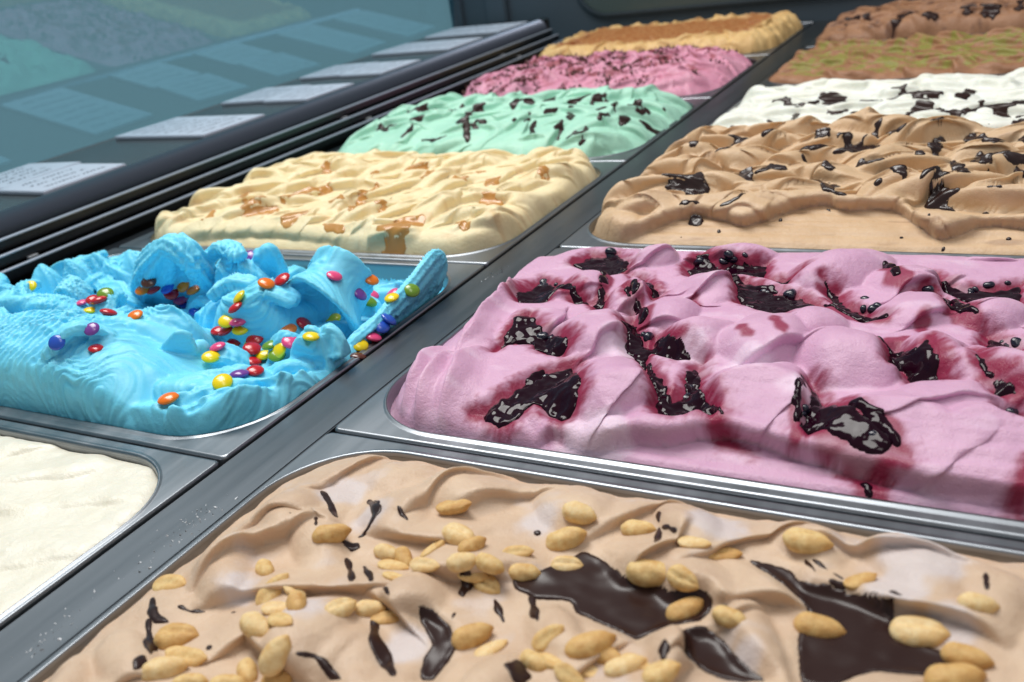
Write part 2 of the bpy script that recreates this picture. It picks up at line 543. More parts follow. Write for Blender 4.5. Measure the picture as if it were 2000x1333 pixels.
SD = {'blue_peaks': [(-170.8, 187.3, 20, -6, 4), (-48.0, 170.0, 12, 8, 4), (-269.6, 189.4, 18, -10, 4), (-123.6, 125.8, 16, 8, 6), (-316.6, 147.7, 22, -8, 4),
                (-46.5, 103.8, 12, 8, -4), (-151.5, 76.3, 16, 8, 4), (-90.5, 75.1, 14, 10, 2), (-87.9, 189.5, 30, 14, -6), (-308.4, 168.9, 18, -10, 0)],
 'blue_ribbons': [([(-264.2, 49.0, 6.0, 60, 30, 0), (-210.8, 59.6, 18.0, 74, 36, 0), (-153.0, 48.2, 20.0, 78, 36, 0), (-105.5, 36.5, 10.0, 74, 30, 0),
                    (-78.9, 26.6, 0.0, 60, 22, 0)],
                   {'a0': 95, 'along': 0.05, 'awl': 6.0, 'flat': 2.0, 'nprof': 60, 'nseg': 150}),
                  ([(-309.8, 97.1, 12.0, 40, 24, 0), (-279.4, 110.0, 18.0, 46, 26, 0), (-241.0, 111.9, 14.0, 44, 24, 0), (-214.5, 113.5, 4.0, 36, 20, 0)],
                   {'gn': 9, 'groove': 0.06}),
                  ([(-356.9, 127.7, 8.0, 30, 20, 0), (-309.2, 126.4, 20.0, 34, 22, 0), (-298.6, 131.0, 14.0, 26, 18, 0)], {'gn': 9, 'groove': 0.15}),
                  ([(-357.2, 184.3, 2.0, 22, 16, 0), (-329.2, 194.5, 10.0, 28, 18, 0), (-294.8, 194.7, 8.0, 28, 16, 0), (-269.8, 194.6, 0.0, 24, 14, 0)],
                   {'gn': 10, 'groove': 0.19}),
                  ([(-326.3, 199.0, 2.0, 14, 10, 0), (-302.6, 189.2, 16.0, 9, 7, 0), (-291.4, 184.1, 22.0, 5, 4, 0)], {'side0': (0.88, 0.47, 0)}),
                  ([(-224.0, 173.1, -5.0, 46, 24, 0), (-199.7, 157.7, 18.0, 40, 20, 0), (-183.4, 151.5, 34.0, 28, 16, 0), (-165.1, 144.9, 48.0, 14, 9, 0)],
                   {'gn': 9, 'groove': 0.22, 'side0': (0.88, 0.47, 0)}),
                  ([(-231.6, 164.2, 10.0, 18, 14, 0), (-201.7, 154.9, 32.0, 18, 13, 0), (-171.7, 149.6, 44.0, 20, 14, 0), (-160.6, 152.5, 32.0, 18, 13, 0),
                    (-171.4, 170.1, 10.0, 16, 12, 0)],
                   {'gn': 8, 'groove': 0.3, 'keep': 1}),
                  ([(-184.8, 168.8, 6.0, 14, 12, 0), (-166.7, 179.1, 10.0, 16, 12, 0), (-140.1, 182.8, 8.0, 14, 12, 0)], {'gn': 7, 'groove': 0.19}),
                  ([(-182.0, 172.5, 10.0, 12, 12, 0), (-154.9, 185.1, 12.0, 14, 12, 0), (-122.5, 182.2, 4.0, 14, 12, 0)], {'gn': 7, 'groove': 0.19}),
                  ([(-196.2, 91.6, 8.0, 44, 18, 0), (-153.5, 90.7, 22.0, 50, 18, -10), (-124.5, 93.8, 26.0, 48, 16, -14), (-103.9, 100.9, 24.0, 34, 12, -20)],
                   {'flat': 3.0, 'gn': 8, 'groove': 0.06}),
                  ([(-188.9, 92.5, -0.0, 18, 14, 0), (-134.5, 84.9, 10.0, 20, 16, 0), (-107.4, 91.8, 16.0, 18, 14, 0), (-105.9, 102.3, 18.0, 12, 10, 0)],
                   {'gn': 7, 'groove': 0.11}),
                  ([(-103.2, 70.1, -6.0, 34, 9, 0), (-92.0, 66.6, 13.0, 24, 6, 0), (-84.4, 67.3, 28.0, 7, 3, 0)], {'flat': 3.0, 'side0': (0.88, 0.47, 0)}),
                  ([(-147.9, 191.0, -6.0, 36, 18, 0), (-132.5, 185.0, 16.0, 28, 16, 0), (-121.6, 178.8, 30.0, 16, 12, 0), (-121.1, 176.0, 36.0, 10, 8, 0)],
                   {'gn': 7, 'groove': 0.15, 'side0': (0.88, 0.47, 0)}),
                  ([(-157.4, 174.7, 4.0, 18, 14, 0), (-135.6, 177.1, 16.0, 18, 13, 0), (-125.3, 180.5, 26.0, 12, 10, 0)], {}),
                  ([(-120.9, 148.7, 0.0, 44, 30, 0), (-85.5, 140.2, 13.0, 52, 34, 0), (-65.7, 141.7, 15.0, 50, 32, 0), (-63.5, 155.9, 4.0, 40, 24, 0)], {'flat': 2.0}),
                  ([(-78.4, 149.5, 4.0, 30, 8, 0), (-67.1, 150.5, 24.0, 34, 7, 0), (-53.5, 145.0, 36.0, 30, 6, 0), (-38.1, 141.1, 35.0, 34, 6, 14),
                    (-29.0, 144.4, 22.0, 40, 6, 26), (-34.6, 155.6, 2.0, 40, 8, 26)],
                   {'cup': 0.35, 'flat': 3.4, 'gn': 6, 'groove': 0.06, 'keep': 1}),
                  ([(-58.1, 145.8, 28.0, 22, 8, 0), (-62.0, 151.7, 12.0, 26, 8, 0), (-62.9, 143.3, 2.0, 28, 10, 0)], {'side0': (0.88, 0.47, 0)}),
                  ([(-8.0, 214.0, 17.0, 16.0, 8.0, 105.0), (-8.0, 200.0, 13.0, 32.0, 9.0, 105.0), (-9.0, 172.0, 6.0, 30.0, 10.0, 108.0),
                    (-11.0, 138.0, 1.0, 24.0, 10.0, 115.0), (-15.0, 110.0, -2.0, 18.0, 9.0, 122.0)],
                   {'gn': 11, 'groove': 0.2, 'keep': 1, 'nseg': 100}),
                  ([(-10.0, 92.2, 3.0, 36, 18, 0), (-10.0, 95.9, 3.0, 30, 12, 0), (-12.0, 99.0, 14.2, 20, 9, 0), (-16.0, 99.9, 20.1, 10, 6, 0)],
                   {'gn': 7, 'groove': 0.11, 'side0': (0.88, 0.47, 0)}),
                  ([(-30.0, 99.1, 9.5, 12, 8, 0), (-25.0, 100.3, 17.4, 12, 8, 0), (-16.0, 101.8, 17.8, 14, 8, 0), (-12.0, 98.7, 5.7, 16, 8, 0)],
                   {'gn': 6, 'groove': 0.11}),
                  ([(-61.0, 26.3, 4.0, 12, 14, 0), (-46.3, 37.7, 8.0, 15, 16, 0), (-34.5, 51.7, 8.0, 15, 15, 0), (-26.5, 67.0, 4.0, 12, 12, 0)],
                   {'gn': 7, 'groove': 0.22}),
                  ([(-56.5, 23.0, 4.0, 11, 13, 0), (-39.1, 30.6, 8.0, 14, 15, 0), (-26.7, 43.3, 8.0, 14, 15, 0), (-21.6, 59.4, 4.0, 11, 12, 0)],
                   {'gn': 7, 'groove': 0.27, 'seed': 2}),
                  ([(-53.0, 19.3, 3.0, 11, 12, 0), (-34.0, 25.1, 7.0, 13, 14, 0), (-20.9, 36.6, 7.0, 13, 14, 0), (-18.4, 54.6, 3.0, 11, 12, 0)],
                   {'gn': 7, 'groove': 0.27, 'seed': 4}),
                  ([(-54.3, 14.9, 0.0, 14, 9, 0), (-51.7, 14.4, 10.0, 14, 9, 0), (-44.0, 16.2, 16.0, 14, 9, 0), (-46.0, 22.5, 8.0, 12, 8, 0)], {}),
                  ([(-50.4, 13.2, -2.0, 14, 12, 0), (-26.9, 16.7, 4.0, 16, 14, 0), (-15.0, 32.9, 4.0, 16, 14, 0), (-13.9, 51.9, 2.0, 14, 12, 0)],
                   {'gn': 8, 'groove': 0.2}),
                  ([(-29.0, 21.1, -4.0, 18, 16, 0), (-13.4, 31.4, 0.0, 22, 18, 0), (-13.4, 49.7, 0.0, 22, 16, 0), (-12.6, 63.2, 0.0, 18, 14, 0)],
                   {'gn': 9, 'groove': 0.19}),
                  ([(-16.2, 45.1, -2.0, 24, 18, 0), (-13.8, 53.5, 4.0, 28, 20, 0), (-13.8, 68.5, 4.0, 26, 18, 0), (-13.0, 81.7, 0.0, 20, 14, 0)],
                   {'gn': 8, 'groove': 0.08}),
                  ([(-106.7, 63.5, -4.0, 44, 22, 0), (-78.3, 68.4, 4.0, 54, 24, 0), (-44.1, 64.5, 4.0, 52, 24, 0), (-29.6, 82.5, 2.0, 44, 20, 0)],
                   {'flat': 2.0, 'gn': 9, 'groove': 0.06}),
                  ([(-77.8, 200.3, -12.0, 20, 14, 0), (-64.2, 211.9, -9.0, 22, 14, 0), (-43.6, 213.6, -14.0, 18, 12, 0)], {'gn': 8, 'groove': 0.2}),
                  ([(-57.6, 211.5, -14.0, 9, 7, 0), (-51.8, 214.2, -3.0, 9, 7, 0), (-41.1, 214.5, -4.0, 9, 7, 0), (-38.5, 210.9, -14.0, 9, 7, 0)], {}),
                  ([(-37.8, 154.0, -6.0, 30, 16, 0), (-27.6, 171.7, -8.0, 30, 16, 0), (-32.2, 200.4, -12.0, 24, 14, 0)], {'gn': 8, 'groove': 0.15})],
 'coffee_lip': [(60.8, 291.0), (72.6, 297.9), (85.9, 303.9), (97.5, 318.2), (112.5, 328.5), (133.2, 329.4), (156.9, 312.2), (165.2, 328.8), (186.5, 339.0),
                (195.3, 348.8), (214.3, 334.0), (230.5, 337.7), (243.9, 341.2), (259.0, 318.0), (272.4, 301.9), (282.2, 319.4), (294.1, 328.2), (311.2, 321.0),
                (347.9, 312.2)],
 'crumbs': [(22.3, -34.2, 3, 6, 60), (22.6, -49.0, 4, 7, 80), (23.0, -76.1, 3, 8, 30), (22.3, -108.5, 3, 6, 50), (22.5, -119.3, 4, 6, 25), (13.6, 238.4, 2, 8, 25)],
 'peanut_frost': [(83.6, -14.2, 10), (107.1, -29.1, 8), (170.2, -12.3, 8), (229.1, 3.4, 10), (295.4, 0.9, 14), (291.4, -12.9, 10), (158.4, -81.1, 9), (306.3, -24.2, 8),
                  (254.8, -56.8, 6), (121.9, -83.6, 8), (88.0, -78.5, 8)],
 'peanut_mounds': [(67.9, -33.36, 0.8, 14.07, 22.0, 7.0), (95.84, -45.7, 0.86, 11.52, 22.0, 8.0), (75.08, -72.35, 1.0, 11.13, 20.0, 7.0),
                   (134.17, -1.9, 0.77, 18.41, 20.0, 7.0), (173.91, 5.54, 0.37, 17.17, 20.0, 8.0), (221.96, 2.85, 0.41, 12.17, 20.0, 8.0),
                   (259.61, 7.95, 0.62, 13.11, 18.0, 7.0), (294.96, 4.69, 0.54, 15.91, 24.0, 9.0), (115.04, -19.85, 0.72, 15.8, 16.0, 6.0),
                   (151.76, -61.99, 0.7, 10.19, 16.0, 7.0), (128.47, -83.91, 0.53, 11.61, 20.0, 7.0), (225.27, -31.53, 0.8, 21.23, 22.0, 8.0),
                   (256.79, -50.8, 0.65, 9.82, 22.0, 8.0), (197.8, -60.52, 1.09, 9.76, 14.0, 6.0), (147.6, -92.92, 0.63, 10.92, 16.0, 6.0),
                   (73.38, -117.36, 1.11, 9.78, 18.0, 7.0), (61.88, -132.11, 0.7, 9.32, 20.0, 7.0), (190.56, -86.61, -0.02, 8.56, 16.0, 7.0),
                   (312.66, -4.89, 0.63, 11.05, 20.0, 7.0), (233.36, -57.73, 0.02, 6.92, 14.0, 6.0), (97.77, 3.32, 0.38, 16.17, 14.0, 5.0)],
 'peanut_pools': [[(155.1, -68.9), (159.3, -66.3), (166.7, -68.8), (173.8, -75.9), (174.4, -81.4), (174.7, -90.7), (170.3, -92.2), (165.5, -83.4), (166.1, -78.5)],
                  [(173.1, -39.1), (181.5, -36.5), (191.2, -20.5), (200.1, -23.5), (211.0, -32.4), (220.8, -30.6), (227.4, -34.9), (238.2, -32.6), (241.7, -36.3),
                   (239.8, -42.9), (231.9, -47.9), (223.8, -56.4), (210.7, -52.7), (202.0, -50.7), (198.0, -45.8), (187.2, -48.1), (176.8, -46.2)],
                  [(240.9, -8.0), (249.6, -9.4), (258.0, -10.8), (265.0, -17.6), (273.3, -17.4), (282.4, -19.2), (291.5, -23.2), (296.6, -30.3), (305.9, -32.3),
                   (312.7, -38.0), (300.7, -43.3), (288.3, -46.7), (279.9, -55.5), (272.4, -58.2), (267.1, -40.4), (268.2, -28.7), (263.2, -23.1), (252.7, -15.1)],
                  [(235.5, -49.0), (242.2, -45.5), (248.3, -47.9), (255.6, -55.1), (264.0, -60.3), (257.6, -62.5), (247.1, -61.2), (240.2, -58.4)]],
 'pink_flutes': [(61.99, 77.83, 1.58, 22.16, 7.0, 6.0), (75.78, 70.37, 1.62, 26.24, 7.0, 6.0), (88.25, 74.81, 1.64, 29.97, 8.0, 6.0),
                 (69.45, 127.3, 1.65, 25.54, 7.0, 6.0), (63.8, 160.58, 1.71, 28.43, 7.0, 6.0), (62.07, 182.09, 1.72, 22.82, 6.0, 5.0),
                 (51.33, 213.03, 1.66, 25.24, 6.0, 5.0)],
 'pink_frost': [(157.6, 48.5, 14), (166.3, 54.9, 12), (149.1, 120.0, 12), (181.7, 120.2, 9), (213.4, 107.7, 12), (239.1, 89.2, 8)],
 'pink_lip': [(69.3, 42.0), (77.5, 42.5), (97.9, 40.5), (123.9, 35.8), (135.0, 35.7), (135.3, 51.9), (142.6, 59.5), (153.6, 48.9), (165.2, 49.2), (177.1, 59.0),
              (192.5, 59.4), (205.0, 67.6), (221.1, 69.8), (232.3, 66.1), (244.9, 62.5), (262.3, 59.5), (280.8, 54.7), (297.6, 53.8), (313.6, 52.0), (321.2, 52.5),
              (336.1, 51.1)],
 'pink_mounds': [(128.36, 131.68, 1.14, 18.58, 20.0, 9.0), (157.75, 83.12, 1.3, 20.77, 22.0, 11.0), (98.25, 189.43, 0.91, 16.2, 14.0, 8.0),
                 (132.13, 182.81, 1.31, 19.55, 13.0, 8.0), (160.28, 158.78, 0.56, 16.21, 14.0, 8.0), (181.54, 135.92, 0.6, 17.29, 18.0, 10.0),
                 (168.37, 194.37, 0.78, 17.78, 16.0, 8.0), (213.12, 134.25, 0.48, 18.41, 22.0, 11.0), (249.81, 126.42, 0.83, 18.86, 24.0, 12.0),
                 (225.35, 84.28, 0.91, 24.12, 26.0, 12.0), (278.35, 73.3, 0.91, 24.46, 28.0, 12.0), (287.68, 132.23, 0.64, 11.22, 20.0, 11.0),
                 (309.29, 120.07, 0.93, 16.73, 24.0, 11.0), (310.67, 69.84, 0.93, 22.28, 28.0, 12.0), (229.47, 227.3, 0.77, 24.19, 20.0, 11.0),
                 (263.22, 214.75, 0.6, 18.38, 18.0, 9.0), (271.88, 181.78, 0.57, 21.8, 18.0, 9.0), (228.29, 154.15, 0.78, 20.05, 12.0, 9.0),
                 (126.62, 235.05, 0.58, 13.6, 14.0, 8.0), (167.85, 247.19, 0.17, 24.24, 14.0, 7.0), (300.54, 180.07, 0.33, 15.91, 16.0, 9.0),
                 (291.08, 94.12, 0.3, 25.35, 16.0, 8.0), (119.33, 45.23, 0.7, 12.37, 14.0, 7.0), (167.98, 50.94, 0.57, 12.69, 14.0, 7.0),
                 (92.04, 135.39, 1.54, 16.55, 12.0, 6.0)],
 'pink_pits': [[(73.9, 227.9), (79.7, 243.5), (96.7, 248.4), (109.5, 234.6), (114.4, 216.2), (103.7, 210.4), (77.3, 223.3)],
               [(61.5, 174.2), (64.6, 192.2), (67.4, 201.7), (84.5, 191.7), (95.0, 184.3), (110.7, 172.6), (106.0, 167.9), (87.4, 180.5), (82.5, 168.6), (69.7, 165.5)],
               [(82.3, 137.1), (89.4, 143.3), (104.4, 128.7), (115.4, 125.9), (125.1, 118.5), (124.1, 109.5), (111.7, 111.6), (98.8, 118.3), (89.3, 115.5),
                (86.3, 106.9)],
               [(101.1, 58.6), (107.3, 63.7), (118.6, 93.7), (131.5, 104.5), (148.1, 78.2), (150.9, 67.9), (145.6, 57.9), (128.3, 68.3), (121.4, 52.3), (117.1, 51.3)],
               [(138.0, 146.2), (143.1, 154.2), (159.6, 129.1), (160.2, 138.2), (175.4, 127.6), (190.5, 117.9), (179.4, 115.8), (164.4, 121.3), (166.7, 105.2),
                (150.2, 120.9)],
               [(164.4, 108.8), (170.1, 105.9), (186.2, 81.0), (190.2, 89.0), (187.6, 107.4), (190.5, 117.9), (198.7, 89.0), (208.4, 78.9), (210.8, 71.1), (199.8, 75.3),
                (193.2, 70.4), (183.6, 71.7)],
               [(111.8, 170.1), (118.0, 179.0), (124.3, 153.8)], [(118.4, 212.1), (127.7, 211.6), (144.2, 188.0), (141.9, 179.6)],
               [(123.3, 185.2), (129.6, 183.3), (141.3, 161.4), (138.3, 158.5)],
               [(145.5, 228.6), (147.4, 251.0), (164.0, 233.6), (169.7, 240.3), (189.4, 239.1), (193.4, 219.0), (179.9, 223.3), (167.5, 221.9), (156.7, 214.9),
                (149.4, 217.0)],
               [(174.3, 216.9), (185.2, 215.3), (204.5, 198.6), (216.2, 197.5), (230.1, 184.4), (216.4, 180.0), (210.9, 172.0), (200.7, 175.3), (187.9, 183.4),
                (179.9, 200.8)],
               [(197.1, 216.6), (211.6, 218.3), (205.8, 209.4)],
               [(223.3, 208.9), (233.4, 204.9), (241.0, 188.4), (251.9, 180.5), (260.2, 170.4), (250.9, 171.2), (240.5, 181.1), (232.2, 192.1)],
               [(274.9, 230.9), (286.4, 219.2), (301.4, 221.0), (314.1, 227.6), (315.4, 194.4), (295.1, 193.7), (289.1, 207.1), (277.1, 218.1)],
               [(269.2, 204.5), (276.5, 207.9), (286.3, 192.5), (290.7, 179.6), (284.6, 176.5), (280.5, 194.0), (272.5, 197.6)],
               [(263.2, 139.5), (268.7, 144.5), (276.9, 134.4), (281.2, 142.8), (293.9, 109.4), (281.3, 110.1), (272.7, 126.1), (266.9, 119.5)],
               [(301.7, 166.5), (307.9, 161.4), (316.9, 153.2), (317.3, 142.1), (307.5, 142.1), (302.0, 150.5)],
               [(239.4, 106.6), (244.9, 102.4), (250.9, 83.6), (255.5, 86.2), (261.0, 79.6), (272.0, 71.6), (279.8, 63.5), (274.7, 53.9), (278.5, 45.7), (273.4, 45.7),
                (264.1, 58.2), (252.2, 66.8), (242.7, 67.6), (241.1, 84.6)],
               [(311.5, 94.3), (319.0, 96.1), (319.4, 85.9), (312.6, 85.7)],
               [(195.7, 77.8), (201.8, 84.4), (210.9, 76.1), (218.1, 64.8), (224.6, 63.2), (213.6, 66.9), (203.6, 76.2), (197.3, 73.0)],
               [(317.0, 57.1), (320.2, 63.0), (320.7, 50.7)],
               [(296.9, 140.1), (300.6, 138.9), (303.1, 123.2), (309.2, 112.7), (318.0, 105.0), (317.6, 100.3), (308.5, 102.9), (300.8, 117.6)]],
 'pink_streaks': [([(201.4, 132.2), (208.3, 123.1)], 5), ([(214.1, 140.8), (220.9, 127.4)], 5), ([(253.0, 226.0), (256.6, 213.1), (260.6, 203.4)], 8),
                  ([(279.3, 29.0), (282.6, 26.2)], 4), ([(222.5, 203.7), (234.3, 200.0)], 6), ([(274.6, 172.4), (276.5, 159.8)], 7),
                  ([(261.1, 142.8), (271.5, 152.8)], 7), ([(164.0, 183.0), (170.9, 171.1)], 5), ([(121.6, 92.2), (118.2, 69.8), (113.1, 55.6)], 10),
                  ([(108.3, 202.8), (114.8, 176.4), (123.3, 151.5)], 9), ([(133.7, 179.0), (143.3, 159.5), (152.3, 143.9)], 10),
                  ([(167.9, 107.4), (178.6, 88.1), (190.9, 72.9)], 10), ([(190.1, 105.7), (194.0, 85.9), (192.9, 71.7)], 10),
                  ([(172.0, 214.3), (188.0, 204.9), (205.7, 193.7)], 10), ([(230.6, 182.1), (244.3, 174.6), (260.8, 165.9)], 10),
                  ([(286.7, 187.7), (291.9, 173.0), (298.6, 165.6)], 10), ([(261.4, 77.5), (272.5, 68.1), (280.9, 59.6)], 11),
                  ([(252.1, 225.9), (256.6, 213.1), (260.8, 202.1)], 10), ([(261.1, 142.8), (268.3, 136.2), (278.5, 126.8)], 10),
                  ([(240.6, 101.1), (241.9, 81.0), (243.9, 65.7)], 10)],
 'pink_trails': [([(119.5, 95.9), (116.0, 73.2), (110.9, 59.0)], 5), ([(106.1, 207.7), (112.7, 181.1), (121.2, 155.8)], 4),
                 ([(131.7, 183.6), (141.4, 164.0), (150.5, 148.2)], 5), ([(166.3, 111.2), (177.1, 91.8), (189.5, 76.4)], 5),
                 ([(188.7, 109.6), (192.6, 89.5), (191.6, 75.2)], 5), ([(170.4, 219.3), (186.6, 209.8), (204.5, 198.6)], 5),
                 ([(229.6, 186.8), (243.5, 179.2), (260.2, 170.4)], 5), ([(286.3, 192.5), (291.6, 177.6), (298.4, 170.1)], 5),
                 ([(260.8, 81.1), (272.0, 71.6), (280.5, 63.0)], 6), ([(251.3, 231.0), (255.9, 218.1), (260.2, 207.0)], 5),
                 ([(260.5, 147.1), (267.7, 140.4), (278.1, 130.8)], 5), ([(239.8, 104.9), (241.1, 84.6), (243.1, 69.2)], 5)],
 'yellow_lip': [(-306.2, 242.8), (-301.2, 263.1), (-274.5, 268.7), (-233.2, 272.6), (-189.7, 271.8), (-146.0, 267.7), (-110.8, 259.1), (-74.5, 246.1), (-40.1, 239.1),
                (-9.5, 235.2), (9.0, 243.6), (17.3, 263.9), (31.1, 306.7)],
 'yellow_mounds': [(3.8, 313.75, 4.33, 24.3, 18.0, 14.0), (30.36, 261.02, 4.39, 16.4, 16.0, 12.0), (5.95, 378.02, 4.13, 16.06, 16.0, 14.0),
                   (13.95, 330.12, 4.62, 21.39, 14.0, 14.0), (13.62, 225.35, 3.46, 19.85, 14.0, 8.0), (-48.46, 220.34, 3.07, 32.33, 12.0, 6.0)]}
